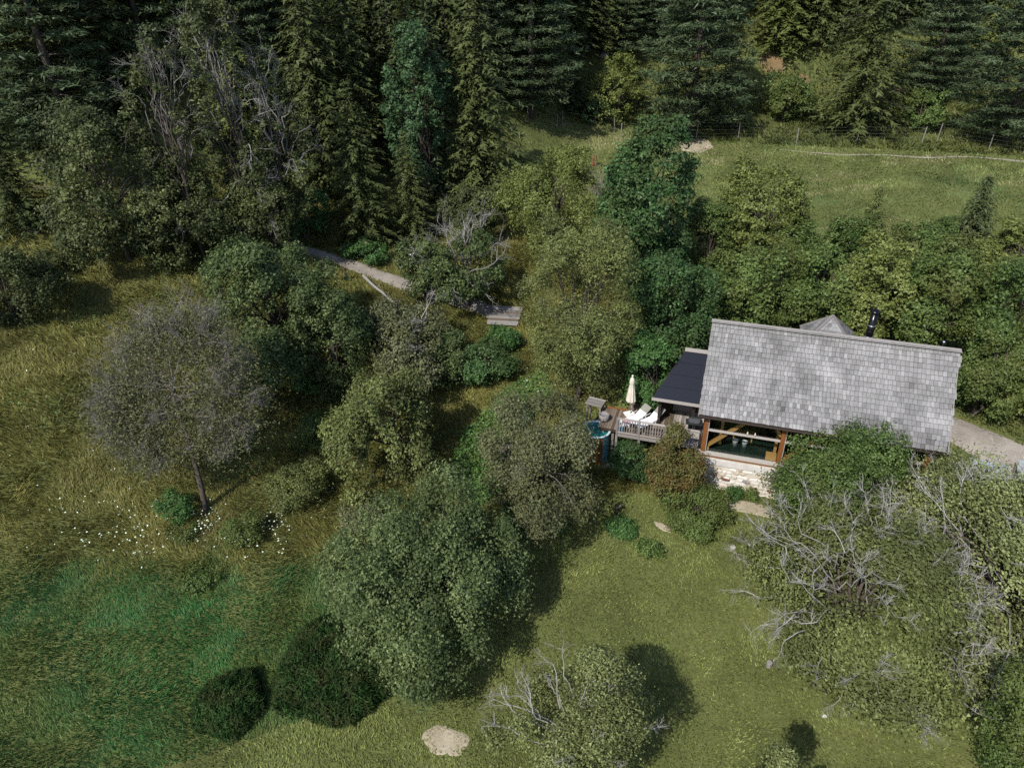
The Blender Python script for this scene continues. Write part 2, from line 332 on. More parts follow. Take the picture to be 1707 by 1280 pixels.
def patch(name, ctr, rx, ry, mat, lift=0.03, ang=0.0, ragged=0.35, seed=0, label=None):
    """an irregular worn patch that follows the ground"""
    r = np.random.RandomState(seed); n = 40; rings = 6; V = [(ctr[0], ctr[1])]
    ph = r.rand(6) * 6.28; am = r.rand(6)
    for k in range(1, rings + 1):
        for j in range(n):
            a = 2 * math.pi * j / n
            w = 1 + ragged * sum(am[i] / (1 + .35 * i) * math.sin((i + 1) * a + ph[i]) for i in range(6)) / 1.6 + r.uniform(-.05, .05)
            x, y = rx * w * k / rings * math.cos(a), ry * w * k / rings * math.sin(a)
            V.append((ctr[0] + x * math.cos(ang) - y * math.sin(ang), ctr[1] + x * math.sin(ang) + y * math.cos(ang)))
    V = np.array(V); z = ground(V[:, 0], V[:, 1]) + lift; z[-n:] -= lift + 0.03
    f = [(0, 1 + j, 1 + (j + 1) % n) for j in range(n)]
    for k in range(rings - 1):
        for j in range(n):
            a, b2 = 1 + k * n + j, 1 + k * n + (j + 1) % n; f.append((a, a + n, b2 + n, b2))
    me = bpy.data.meshes.new(name); me.from_pydata([(*p, zz) for p, zz in zip(V, z)], [], f); me.update()
    me.polygons.foreach_set('use_smooth', [True] * len(f))
    o = link(name, me, mat); tag(o, kind='structure'); BARE.append((V[-n:], 1)); return o
BARE = []
def strip(name, pts, widths, mat, lift=0.03):
    pts = np.array(pts, float); d = np.r_[0, np.cumsum(np.linalg.norm(np.diff(pts, axis=0), axis=1))]
    s = np.arange(0, d[-1], 0.4); c = np.stack([np.interp(s, d, pts[:, i]) for i in (0, 1)], 1); w = np.interp(s, d, widths)
    for _ in range(8): c[1:-1] = (c[:-2] + c[2:] + 2 * c[1:-1]) / 4
    t = np.gradient(c, axis=0); t /= np.linalg.norm(t, axis=1)[:, None]; nn = np.stack([-t[:, 1], t[:, 0]], 1)
    K = 6; V = []
    for k in range(K + 1):
        u = (k / K - 0.5); ww = w * (1 + 0.5 * (fbm(s * 0.9 + 50 * (k > 3), s * 0 + 5, 3) - 0.45))
        V.append(c + nn * (u * ww)[:, None])
    V = np.stack(V, 1); z = ground(V[..., 0], V[..., 1]) + lift; z[:, 0] -= lift + .03; z[:, -1] -= lift + .03
    n = len(s); ii = np.arange(n * (K + 1)).reshape(n, K + 1)
    q = np.stack([ii[:-1, :-1], ii[1:, :-1], ii[1:, 1:], ii[:-1, 1:]], -1).reshape(-1, 4)
    o = link(name, mesh_np(name, np.concatenate([V, z[..., None]], -1).reshape(-1, 3), q, smooth=True), mat); tag(o, kind='structure')
    BARE.append((np.concatenate([V[:, 0], V[::-1, -1]]), 1)); return o
P2 = lambda x, y: hit(x, y)[:2]
strip('path', [P2(440, 400), P2(530, 424), P2(590, 442), P2(655, 468), P2(735, 490), P2(800, 512), P2(850, 535)], [1.3, 1.5, 1.7, 1.8, 1.8, 1.9, 1.9], M['path_dirt'])
strip('driveway', [P2(1500, 690), P2(1590, 715), P2(1650, 742), P2(1720, 790), P2(1800, 850)], [2.5, 2.6, 2.6, 3.2, 3.6], M['path_dirt'])
strip('meadow_track', [P2(1300, 250), P2(1400, 259), P2(1470, 258), P2(1540, 264), P2(1610, 261), P2(1720, 270)], [.1, .42, .25, .5, .3, .5], M['path_dirt'], .012)
patch('bare_sand', P2(742, 1240), 0.95, 0.62, M['sand'], seed=4, ang=-0.3)
patch('bare_bank', P2(1155, 243), 2.0, 2.4, M['sand'], seed=5)
patch('bare_bank', P2(1290, 108), 1.6, 1.7, M['red_soil'], seed=6)
patch('bare_bank', P2(1340, 132), .8, .7, M['red_soil'], seed=7)
patch('bare_bank', P2(1502, 152), .9, .9, M['red_soil'], seed=8)
patch('bare_strip', P2(1250, 848), 2.0, 0.5, M['sand'], seed=9, ang=YAW)
patch('worn_grass', P2(1105, 880), 0.5, 0.22, M['sand'], seed=10, ang=-0.9)

# ------------------------------------------------------------------ the cabin (local frame: x along the eave, y back, z up)
ZG = gz(*H2W(3, 0.3))
cabin = empty('cabin', (HO[0], HO[1], 0), YAW)
tag(cabin, 'timber cabin with weathered grey shingle roof and glazed front on a pale stone base', 'cabin')
L_, S_, AL = 10.995, 4.66, 0.86047
ca, sa = math.cos(AL), math.sin(AL); EZ = 4.6; RY, RZ = S_ * ca, EZ + S_ * sa
# roof body: two slopes with thickness
mb = MB(); th = 0.14
for sgn in (0, 1):
    yf = (lambda y: y) if sgn == 0 else (lambda y: 2 * RY - y)
    top = [(0.02, yf(0.03), EZ - 0.03), (L_ - .02, yf(0.03), EZ - 0.03), (L_ - .02, yf(RY), RZ - 0.05), (.02, yf(RY), RZ - 0.05)]
    bot = [(a, b2, c - th) for a, b2, c in top]
    f = [(0, 1, 2, 3), (7, 6, 5, 4), (0, 4, 5, 1), (1, 5, 6, 2), (3, 2, 6, 7), (0, 3, 7, 4)]
    mb.add(top + bot, f if sgn == 0 else [t[::-1] for t in f])
roof = mb.build('roof', M['dark_wood'], cabin)
# shingles
shapes = []
for k in range(10):
    m2 = MB(); r = random.Random(k); w = 0.145 + 0.035 * r.random(); ln = 0.32; t1 = 0.036 + 0.012 * r.random(); bow = r.uniform(-0.006, 0.006)
    v = [(-w / 2, r.uniform(-.012, .008), 0), (w / 2, r.uniform(-.012, .008), 0), (w / 2, ln, 0), (-w / 2, ln, 0)]
    tp = [(v[0][0], v[0][1], t1 + bow), (v[1][0], v[1][1], t1 - bow), (w / 2, ln, 0.006), (-w / 2, ln, 0.006)]
    m2.add(v + tp, [(3, 2, 1, 0), (4, 5, 6, 7), (0, 1, 5, 4), (1, 2, 6, 5), (2, 3, 7, 6), (3, 0, 4, 7)], var=0.2 + 0.6 * ((k * 7) % 10) / 9); m2.var[2] = -1.2  # dark end-grain butt, blackened to paint the shadow line between courses
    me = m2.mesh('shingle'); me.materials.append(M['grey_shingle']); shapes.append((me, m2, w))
rows = 19; step = S_ / rows; cnt = 0; rest = MB(); r = random.Random(11)
for i in range(rows):
    x = 0.0 - r.random() * 0.05
    while x < L_ - 0.06:
        # weathering comes in drifts over the roof
        drift = float(fbm(np.array([x * 0.55]), np.array([i * 0.30 + 3]), 3)[0])
        k = min(9, max(0, int((drift * 0.9 + r.gauss(0.06, 0.17)) * 10)))
        k = [j for j in range(10) if (j * 7) % 10 == k][0]
        me, m2, w = shapes[k]
        xx = x + w / 2; s = i * step - 0.02 + r.uniform(-.008, .008); y, z = s * ca, EZ + s * sa + 0.012
        tilt = AL - 0.062 + r.uniform(-.012, .016) - (.05 if r.random() < .03 else 0)
        if cnt < 300:
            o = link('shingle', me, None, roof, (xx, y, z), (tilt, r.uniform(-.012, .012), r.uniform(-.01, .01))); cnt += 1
        else:
            mt = Matrix.Translation((xx, y, z)) @ Matrix.Rotation(tilt, 4, 'X') @ Matrix.Rotation(r.uniform(-.012, .012), 4, 'Y')
            rest.add([mt @ Vector(p) for p in m2.v], m2.f, m2.var[0]); rest.var[-4] = -1.2  # same painted shadow line on the joined butts
        x += w + 0.012
rows_b = 19
for i in range(rows_b):                      # the far slope
    x = 0.0
    while x < L_ - 0.06:
        me, m2, w = shapes[r.randrange(10)]; s = i * step - 0.02
        mt = Matrix.Translation((x + w / 2, 2 * RY - s * ca, EZ + s * sa + 0.012)) @ Matrix.Rotation(math.pi, 4, 'Z') @ Matrix.Rotation(AL - 0.062, 4, 'X')
        rest.add([mt @ Vector(p) for p in m2.v], m2.f, m2.var[0]); rest.var[-4] = -1.2; x += w + 0.004  # butts carry the painted course shadow here too
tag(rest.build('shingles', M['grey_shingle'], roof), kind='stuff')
m2 = MB()
for sg in (-1, 1): m2.beam((-0.08, RY + sg * 0.075, RZ + 0.02), (L_ + 0.08, RY + sg * 0.075, RZ + 0.02), 0.20, 0.03, up=(0, -sg * .5, 1))
m2.build('ridge_board', M['grey_wood'], roof)
for x in (0.0, L_):
    m2 = MB(); m2.beam((x, -0.02, EZ - 0.1), (x, RY, RZ - 0.1), 0.035, 0.2); m2.beam((x, 2 * RY + .02, EZ - 0.1), (x, RY, RZ - 0.1), 0.035, 0.2)
    m2.build('barge_board', M['grey_wood'], roof)
m2 = MB(); m2.tube([(-0.05, -0.07, EZ - 0.1), (L_ + .05, -0.07, EZ - 0.1)], 0.055, 8); m2.build('gutter', M['dark_wood'], roof, smooth=True)
# rear dormer with hipped roof peeking above the ridge
dm = empty('dormer', (5.48, 4.0, 0)); dm.parent = cabin
pk = 8.72
m2 = MB(); b_ = [(-1.25, -0.95, 7.35), (1.25, -0.95, 7.35), (1.25, 1.2, 7.35), (-1.25, 1.2, 7.35), (0, 0, pk)]
m2.add(b_, [(0, 1, 4), (1, 2, 4), (2, 3, 4), (3, 0, 4), (3, 2, 1, 0)], 0.45); m2.build('dormer_roof', M['grey_shingle'], dm)
m2 = MB(); rr = random.Random(3)
for face in ((0, 1), (1, 2), (3, 0)):
    A_, B_ = Vector(b_[face[0]]), Vector(b_[face[1]]); T_ = Vector(b_[4]); nrm = (B_ - A_).cross(T_ - A_).normalized()
    for i in range(9):
        f0, f1 = i / 9.0, min(1, (i + 1.3) / 9.0); n_ = max(1, int(13 * (1 - f0)))
        for j in range(n_):
            p = [A_.lerp(T_, f0).lerp(B_.lerp(T_, f0), (j + .03) / n_), A_.lerp(T_, f0).lerp(B_.lerp(T_, f0), (j + .97) / n_),
                 A_.lerp(T_, f1).lerp(B_.lerp(T_, f1), (j + .97) / n_), A_.lerp(T_, f1).lerp(B_.lerp(T_, f1), (j + .03) / n_)]
            m2.add([p[0] + nrm * .035, p[1] + nrm * .035, p[2] + nrm * .01, p[3] + nrm * .01, p[0], p[1]], [(0, 1, 2, 3), (4, 5, 1, 0)], rr.random() * .7)
m2.build('dormer_shingles', M['grey_shingle'], dm)['kind'] = 'stuff'
for k in range(4):
    m2 = MB(); m2.beam(Vector(b_[k]) + Vector((0, 0, .03)), Vector(b_[4]) + Vector((0, 0, .04)), 0.11, 0.05); m2.build('hip_board', M['grey_wood'], dm)
m2 = MB(); m2.box((0, 0.1, 6.5), (2.1, 1.7, 1.8)); m2.build('dormer_wall', M['dark_wood'], dm)
# stove pipe
ch = MB(); ch.lathe([(0.17, 0), (0.17, 2.05)], (7.2, 3.65, 7.25), 18); chim = ch.build('stove_pipe', M['black_metal'], cabin, smooth=True)
for k in range(5):
    m2 = MB(); m2.lathe([(0.18, -.02), (0.185, 0), (0.18, .02)], (7.2, 3.65, 7.75 + k * 0.3), 18); m2.build('pipe_band', M['steel' if k % 2 else 'black_metal'], chim, smooth=True)
m2 = MB(); m2.lathe([(0.19, 0), (0.23, 0.03), (0.23, 0.09), (0.12, 0.16), (0.02, 0.18)], (7.2, 3.65, 9.3), 18); m2.build('pipe_cap', M['black_metal'], chim, smooth=True)
m2 = MB(); m2.lathe([(0.03, 0), (0.03, 0.3), (0.06, 0.32), (0.06, 0.4), (0.01, .42)], (10.3, 3.3, RZ - .1), 8); m2.build('vent_pipe', M['steel'], cabin, smooth=True)
# body: front is n=0.45, back n=2*RY-0.45
FY = 0.45; BY = 2 * RY - 0.45; X0, X1 = 0.28, L_ - 0.3; SZ = 2.02; TZ = EZ - 0.06
m2 = MB(); m2.box(((X0 + X1) / 2, BY, 3.2), (X1 - X0, 0.16, 2.6)); m2.build('back_wall', M['dark_wood'], cabin)
for x in (X0 + .05, X1 - .05):
    m2 = MB(); m2.add([(x - .06, FY + .15, SZ), (x - .06, BY - .1, SZ), (x - .06, BY - .1, EZ + .25), (x - .06, RY, RZ - .3), (x - .06, FY + .15, EZ + .25),
                       (x + .06, FY + .15, SZ), (x + .06, BY - .1, SZ), (x + .06, BY - .1, EZ + .25), (x + .06, RY, RZ - .3), (x + .06, FY + .15, EZ + .25)],
                      [(0, 1, 2, 3, 4), (9, 8, 7, 6, 5), (0, 5, 6, 1), (1, 6, 7, 2), (2, 7, 8, 3), (3, 8, 9, 4), (4, 9, 5, 0)]); m2.build('gable_wall', M['dark_wood'], cabin)
m2 = MB(); m2.box(((X0 + X1) / 2, (FY + BY) / 2, SZ - 0.08), (X1 - X0 - .2, BY - FY - .2, 0.1)); m2.build('floor_slab', M['floor_green'], cabin)
# posts, sill, transom, head
PX = [0.42, 4.08, 7.25, 10.42]
for x in PX:
    m2 = MB(); m2.box((x, FY, (SZ + TZ) / 2 + .06), (0.2, 0.2, TZ - SZ - .12)); m2.build('post', M['orange_wood'], cabin, bevel=0.012)
m2 = MB(); m2.box(((X0 + X1) / 2, FY, TZ + .07), (X1 - X0, 0.22, 0.2)); m2.build('head_beam', M['dark_wood'], cabin)
m2 = MB(); m2.box(((X0 + X1) / 2, FY - .08, SZ + .05), (X1 - X0 + .1, 0.34, 0.06)); m2.build('sill', M['pale_wood'], cabin, bevel=0.008)
m2 = MB(); m2.box(((X0 + X1) / 2, FY - .16, SZ - .03), (X1 - X0 + .1, 0.1, 0.09)); m2.build('sill_beam', M['orange_wood'], cabin)
for i in range(3):
    a, b2 = PX[i] + .1, PX[i + 1] - .1
    m2 = MB(); m2.box(((a + b2) / 2, FY - .02, 3.46), (b2 - a, 0.13, 0.07)); m2.build('transom', M['pale_wood'], cabin, bevel=0.006)
    for z0, z1 in ((SZ + .09, 3.42), (3.5, TZ - .04)):
        m2 = MB(); m2.box(((a + b2) / 2, FY + .03, (z0 + z1) / 2), (b2 - a, 0.012, z1 - z0)); m2.build('glass_pane', M['glass'], cabin)
    m2 = MB(); m2.box((a + .025, FY - .01, (SZ + TZ) / 2 + .03), (0.05, 0.09, TZ - SZ - .15)); m2.build('frame_stile', M['pale_wood'], cabin)
# timber frame inside
for a, b2 in (((0.55, .68, SZ + .25), (2.6, .68, 4.45)), ((4.0, .68, 3.6), (3.4, .68, 4.5)), ((4.2, .68, SZ), (6.3, .68, 4.5)), ((10.3, .68, SZ), (8.3, .68, 4.5))):
    m2 = MB(); m2.beam(a, b2, 0.16, 0.16, up=(0, 1, 0)); m2.build('brace', M['honey_wood'], cabin)
for x in (1.2, 3.9, 7.2, 10.2):
    m2 = MB(); m2.box((x, 1.3, 3.2), (0.14, 0.14, 2.3)); m2.build('inner_post', M['honey_wood'], cabin)
m2 = MB(); m2.box((5.3, 1.3, 4.42), (9.8, 0.16, 0.18)); m2.build('inner_beam', M['honey_wood'], cabin)
m2 = MB(); m2.box((0.55, FY + .22, SZ + .2), (0.3, 0.25, 0.2)); m2.build('inner_block', M['honey_wood'], cabin)
m2 = MB(); m2.box((3.72, FY + .3, SZ + .2), (0.5, 0.32, 0.3)); m2.build('inner_block', M['honey_wood'], cabin)
m2 = MB(); m2.box((4.5, FY + .3, SZ + .2), (0.45, 0.32, 0.28)); m2.build('inner_block', M['honey_wood'], cabin)
# stone base: plastered core with stones standing proud
BZ = -0.45
m2 = MB(); m2.box(((X0 + X1) / 2, (FY + BY) / 2 - .05, (BZ + SZ - .14) / 2), (X1 - X0 + .1, BY - FY + .35, SZ - .14 - BZ)); base = m2.build('stone_base', M['mortar'], cabin)
fy = (FY + BY) / 2 - .05 - (BY - FY + .35) / 2
m2 = MB(); m2.box(((X0 + X1) / 2, fy - .02, SZ - .33), (X1 - X0 + .08, 0.07, 0.36)); m2.build('plaster_band', M['plaster'], base, bevel=0.01)
r = random.Random(5); z = -0.35
def stone_mesh(w, h, d, r, var):
    m2 = MB(); n = 9; out = []
    for k in range(n):
        a = 2 * math.pi * k / n + r.uniform(-.15, .15); c, s = math.cos(a), math.sin(a)
        q_ = (abs(c) ** 3.2 + abs(s) ** 3.2) ** (-1 / 3.2) * r.uniform(.86, 1.02); out.append((w / 2 * c * q_, h / 2 * s * q_))
    V = [(x, 0, y) for x, y in out] + [(x * .92, -d * .8, y * .9) for x, y in out] + [(x * .6, -d * r.uniform(.85, 1.15), y * .55) for x, y in out] + [(0, -d, 0)]
    f = [(k, n + k, n + (k + 1) % n, (k + 1) % n) for k in range(n)] + [(n + k, 2 * n + k, 2 * n + (k + 1) % n, n + (k + 1) % n) for k in range(n)] + [(2 * n + k, 3 * n, 2 * n + (k + 1) % n) for k in range(n)]
    m2.add(V, [t[::-1] for t in f], var); return m2
while z < SZ - 0.62:
    h = r.uniform(.17, .30); x = X0 + .02
    while x < X1:
        w = r.uniform(.18, .66)
        if r.random() < 0.8:
            mt_ = M['stone']
            m2 = stone_mesh(w - .02, h - .015, r.uniform(.03, .075), r, r.random()); m2.build('stone', mt_, base, loc=(x + w / 2, fy + .004, z + h / 2 + r.uniform(-.05, .05)), rot=(0, r.uniform(-.16, .16), 0))
        x += w
    z += h
for (x, z_, w, h, mm) in ((1.75, 0.72, .50, .17, 'brown_stone'), (2.75, 0.78, .44, .16, 'grey_stone'), (3.3, .5, .14, .09, 'brown_stone'), (4.0, .45, .4, .12, 'brown_stone')):
    stone_mesh(w, h, .11, r, .5).build('stone', M[mm], base, loc=(x, fy - .002, z_), rot=(0, .08, 0))
# two white buckets and a bench seen through the glass
bench = empty('bench', (*H2W(2.1, 2.1), SZ), YAW); tag(bench, 'honey coloured wooden bench inside the cabin window', 'bench')
m2 = MB(); m2.box((0.2, 0, .45), (1.1, .32, .05)); m2.build('seat', M['honey_wood'], bench)
for sx in (-.25, .65):
    m2 = MB(); m2.box((sx, 0, .18), (.06, .28, .5)); m2.build('leg', M['honey_wood'], bench)
for k, (e_, n_) in enumerate(((1.95, 1.5), (2.42, 1.5))):
    p = H2W(e_, n_); b_ = empty('bucket', (p[0], p[1], SZ - .03)); tag(b_, 'white bucket standing inside behind the cabin glass', 'bucket', 'white buckets behind the glass')
    m2 = MB(); m2.lathe([(.01, .0), (.115, 0), (.15, .30), (.16, .31), (.16, .325), (.14, .325), (.108, .03), (.01, .03)], n=20, cap=False); m2.build('pail', M['white_paint'], b_, smooth=True)
    m2 = MB(); m2.tube([(.155 * math.cos(a), .02, .31 + .12 * math.sin(a)) for a in np.linspace(0, math.pi, 9)], .006, 5); m2.build('handle', M['steel'], b_)
for k, e_ in enumerate((2.42, 2.78)):
    p = H2W(e_, FY - .02); m2 = MB(); m2.lathe([(.035, 0), (.04, .12), (.022, .16), (.02, .2)], n=10)
    tag(m2.build('jar', M['canvas'], smooth=True, loc=(p[0], p[1], 3.495)), 'small pale jar on the window transom', 'jar', 'jars on the transom')
# ------------------------------------------------------------------ porch with a dark felt roof
porch = empty('porch', (HO[0], HO[1], 0), YAW)
tag(porch, 'open porch with sloping black felt roof beside the cabin gable', 'porch')
DZ = 2.0
a_, b_, c_, d_ = (-2.47, 1.85, 3.92), (-0.03, 1.85, 3.92), (-0.03, 4.85, 5.25), (-1.25, 4.85, 5.25)
m2 = MB(); T_ = [a_, b_, c_, d_]; B_ = [(x, y, z - .1) for x, y, z in T_]
m2.add(T_ + B_, [(0, 1, 2, 3), (7, 6, 5, 4), (0, 4, 5, 1), (1, 5, 6, 2), (2, 6, 7, 3), (3, 7, 4, 0)]); pr = m2.build('roof', M['felt_roof'], porch)
for k in range(1, 4):
    f = k / 4; m2 = MB(); y = 1.85 + 3 * f; z = 3.92 + 1.33 * f
    m2.beam((-2.44 + 1.2 * f, y, z + .004), (-0.04, y, z + .004), 0.06, 0.012); m2.build('felt_seam', M['felt_roof'], pr)
m2 = MB(); m2.beam((-2.52, 1.80, 3.86), (-0.05, 1.80, 3.86), 0.05, 0.16); m2.build('fascia', M['pale_wood'], porch)
m2 = MB(); m2.beam((-1.3, 4.88, 5.30), (-0.03, 4.88, 5.30), 0.34, 0.05); m2.build('ridge_board', M['pale_wood'], porch)
m2 = MB(); m2.beam((-2.49, 1.84, 3.84), (-1.28, 4.85, 5.17), 0.04, 0.12); m2.build('barge_board', M['dark_wood'], porch)
for x, y in ((-2.1, 2.25), (-0.35, 2.25)):
    m2 = MB(); m2.box((x, y, (DZ + 3.95) / 2), (0.15, 0.15, 3.95 - DZ)); m2.build('post', M['dark_wood'], porch)
m2 = MB(); m2.box((-.75, 4.5, 3.3), (1.5, .1, 2.9)); wl = m2.build('back_wall', M['dark_wood'], porch)
for k in range(7):
    m2 = MB(); m2.box((-1.38 + k * .21, 4.43, 3.3), (.19, .03, 2.8), var=random.random()); m2.build('board', M['dark_wood'], wl)
m2 = MB(); m2.box((-1.75, 3.4, 3.0), (.08, 2.1, 2.0), rz=-.39); m2.build('side_wall', M['dark_wood'], porch)
m2 = MB(); m2.box((-.75, 4.39, 3.25), (.36, .05, .8)); w_ = m2.build('window', M['teal'], porch)
m2 = MB(); m2.box((-.75, 4.355, 2.82), (.48, .08, .05)); m2.build('window_sill', M['pale_wood'], w_)
m2 = MB(); m2.box((-1.3, 4.38, 3.3), (.45, .05, .05)); m2.box((-1.3, 4.38, 3.05), (.45, .05, .05)); m2.build('shelf', M['grey_wood'], porch)
m2 = MB(); m2.box((-.9, 4.0, DZ + .25), (1.2, .5, .45)); m2.build('low_bench', M['grey_wood'], porch)
# ------------------------------------------------------------------ deck
deck = empty('deck', (HO[0], HO[1], 0), YAW); tag(deck, 'raised brown plank deck with slatted wooden railing beside the cabin', 'deck')
r = random.Random(8)
ex0, ex1, ny0, ny1 = -5.15, 0.25, 0.86, 3.9
pw = 0.14; k = 0; x = ex0
while x < ex1 - 0.05:                          # planks run back from the front edge
    y1 = 3.02 if x < -3.9 else (3.9 if x < -2.4 else 4.4)
    y0 = ny0 + (0.30 if x < -4.15 else 0.0) + r.uniform(-.012, .012)
    m2 = MB(); m2.box((0, 0, 0), (pw - .012, y1 - y0, .035), var=r.random())
    m2.build('plank', M['deck_wood'] if x < -1.5 else M['pale_wood'], deck, loc=(x + pw / 2, (y0 + y1) / 2, DZ - .018 + r.uniform(-.003, .003))); x += pw
for y in (1.0, 2.0, 2.9):
    m2 = MB(); m2.box(((ex0 + ex1) / 2, y + .2, DZ - .13), (ex1 - ex0 - .1, .07, .18)); m2.build('joist', M['dark_wood'], deck)
m2 = MB(); m2.box(((ex0 + 1.1 + ex1) / 2, ny0 - .03, DZ - .1), (ex1 - ex0 - 1.15, .04, .16)); m2.build('rim_board', M['grey_wood'], deck)
for x, y in ((-4.3, .95), (-4.1, .95), (-2.9, .95), (-1.4, .95), (0.1, .95), (-5.0, 2.8), (-4.9, 1.3), (-2.9, 2.6), (-1.4, 2.8)):
    p = H2W(x, y); zb = gz(*p) - .2
    m2 = MB(); m2.box((x, y, (zb + DZ - .2) / 2), (.12, .12, DZ - .2 - zb)); m2.build('support_post', M['grey_wood'], deck)
m2 = MB(); m2.beam((-5.15, 3.06, DZ + .03), (-3.9, 3.06, DZ + .03), .06, .06); m2.build('edge_rail', M['orange_wood'], deck)
def railing(x0, x1, y, posts, flat=False):
    rl = empty('railing'); rl.parent = deck
    for x in posts:
        m2 = MB(); m2.box((x, y, DZ + .46), (.1, .1, 1.08)); m2.build('railing_post', M['grey_wood'], rl)
    m2 = MB(); m2.beam((x0, y, DZ + .96), (x1, y, DZ + .96), .12, .04); m2.build('top_rail', M['pale_wood'], rl)
    m2 = MB(); m2.beam((x0, y - .02, DZ + .1), (x1, y - .02, DZ + .1), .05, .07); m2.build('bottom_rail', M['pale_wood'], rl)
    x = x0 + .12
    while x < x1 - .05:
        m2 = MB(); m2.box((x, y - .01, DZ + .52), (.05, .03, .82), var=r.random()); m2.build('baluster', M['grey_wood'], rl); x += .135
railing(-4.08, -2.92, .84, (-4.08, -2.92)); railing(-2.86, -1.6, .84, (-1.56,)); railing(-1.5, -.75, .84, ()); 
rl = empty('railing'); rl.parent = deck
for x in (-.7, .2):
    m2 = MB(); m2.box((x, .84, DZ + .46), (.11, .11, 1.1)); m2.build('railing_post', M['dark_wood'], rl)
m2 = MB(); m2.beam((-.68, .84, DZ + .95), (.2, .84, DZ + .95), .14, .05); m2.build('top_rail', M['pale_wood'], rl)
m2 = MB(); m2.box((-.24, .84, DZ + .68), (.8, .03, .42)); m2.build('railing_panel', M['pale_wood'], rl)
# steps board under the deck
p = H2W(-3.95, .3); m2 = MB(); m2.box((0, 0, 0), (.95, .28, .08)); m2.build('foot_board', M['pale_wood'], deck, loc=(-4.0, .35, gz(*p) + .06), rot=(0, .08, -.15))
# ------------------------------------------------------------------ things on and by the deck
def dpt(e_, n_, z=DZ): p = H2W(e_, n_); return (p[0], p[1], z)
pa = empty('parasol', dpt(-3.72, 2.72), 0.3); tag(pa, 'closed cream parasol standing in its base on the deck', 'parasol')
m2 = MB(); m2.box((0, 0, .035), (.56, .56, .07), taper=.9); m2.lathe([(.05, .07), (.05, .26)], n=12); m2.build('base', M['white_paint'], pa, bevel=.01)
m2 = MB(); m2.tube([(0, 0, .05), (0, 0, 2.45)], .024, 10); m2.build('pole', M['pale_wood'], pa, smooth=True)
m2 = MB(); prof = [(0.02, 2.44), (.09, 2.36), (.13, 2.24), (.15, 2.1), (.12, 2.02), (.16, 1.7), (.2, 1.3), (.23, 1.0), (.24, .92)]; n = 32; V = []
for rr_, z in prof:
    for j in range(n):
        a = 2 * math.pi * j / n; k = 1 + .2 * math.cos(8 * a) * min(1, (2.4 - z) * .9); V.append((rr_ * k * math.cos(a), rr_ * k * math.sin(a), z + (.05 * math.cos(8 * a) if z < .95 else 0)))
m2.add(V, [(i * n + j, (i + 1) * n + j, (i + 1) * n + (j + 1) % n, i * n + (j + 1) % n) for i in range(len(prof) - 1) for j in range(n)]); m2.build('canopy', M['canvas'], pa, smooth=True)
m2 = MB(); m2.lathe([(.01, 2.42), (.045, 2.46), (.05, 2.51), (.035, 2.55), (.005, 2.57)], n=12); m2.build('finial', M['white_paint'], pa, smooth=True)
m2 = MB(); m2.tube([(.05, 0, .9), (.09, .02, .5), (.05, .02, .35)], .012, 5); m2.build('cord', M['canvas'], pa)
def lounger(e_, n_, rz, label):
    o = empty('sun_lounger', dpt(e_, n_), YAW + rz); o.scale = (.88, .88, .88); tag(o, label, 'sun lounger', 'sun loungers on the deck')
    # head to +y
    for sx in (-.31, .31):
        m2 = MB(); m2.tube([(sx, -.98, .30), (sx, .35, .32)], .022, 8); m2.build('side_rail', M['white_paint'], o, smooth=True)
        for y in (-.75, .25):
            m2 = MB(); m2.tube([(sx, y, .31), (sx, y - .05, .0)], .02, 8); m2.build('leg', M['white_paint'], o, smooth=True)
        m2 = MB(); m2.tube([(sx * 1.06, -.05, .33), (sx * 1.06, 0, .5), (sx * 1.06, .35, .52), (sx * 1.06, .48, .42)], .018, 8); m2.build('armrest', M['white_paint'], o, smooth=True)
    m2 = MB(); P = [(-1.0, .30), (-.6, .315), (-.1, .30), (.3, .33)]
    for (y0, z0), (y1, z1) in zip(P[:-1], P[1:]): m2.beam((0, y0, z0), (0, y1, z1), .6, .025)
    m2.build('seat_sling', M['sling'], o)
    m2 = MB(); m2.beam((0, .3, .33), (0, .62, .58), .6, .025); m2.build('back_sling', M['sling'], o)
    m2 = MB(); m2.beam((0, .62, .585), (0, 1.0, .88), .61, .05); m2.build('headrest', M['taupe'], o, bevel=.015)
    m2 = MB(); m2.tube([(0, .8, .7), (0, .75, .02)], .018, 6); m2.tube([(-.28, .75, .02), (.28, .75, .02)], .018, 6); m2.build('back_prop', M['white_paint'], o)
lounger(-3.32, 2.08, -.70, 'white sun lounger with grey headrest next to the closed parasol')
lounger(-2.56, 2.06, -.70, 'white sun lounger with grey headrest next to the porch post')
# hot tub
tub = empty('hot_tub', (*H2W(-5.27, 1.15), gz(*H2W(-5.27, 1.15)))); tz = tub.location.z; RZt = 1.78 - tz
tag(tub, 'round wooden hot tub with turquoise rim and water below the deck edge', 'hot tub')
sh = None
for k in range(36):
    a = 2 * math.pi * k / 36; m2 = MB(); m2.box((0, 0, RZt / 2 - .02), (.045, .133, RZt - .04), var=random.random())
    m2.build('stave', M['turquoise'] if k > 29 or k < 9 or 17 < k < 22 else M['honey_wood' if k % 3 == 0 else 'orange_wood'], tub, loc=(.75 * math.cos(a), .75 * math.sin(a), 0), rot=(0, 0, a))
m2 = MB(); m2.lathe([(.70, RZt - .05), (.70, RZt + .01), (.72, RZt + .03), (.82, RZt + .03), (.83, RZt - .0), (.80, RZt - .05)], n=40, cap=False); m2.build('rim', M['pale_rim'], tub, smooth=True)
m2 = MB(); m2.lathe([(.70, RZt - .02), (.69, .15), (.01, .15)], n=40, cap=False); m2.build('liner', M['turquoise'], tub, smooth=True)
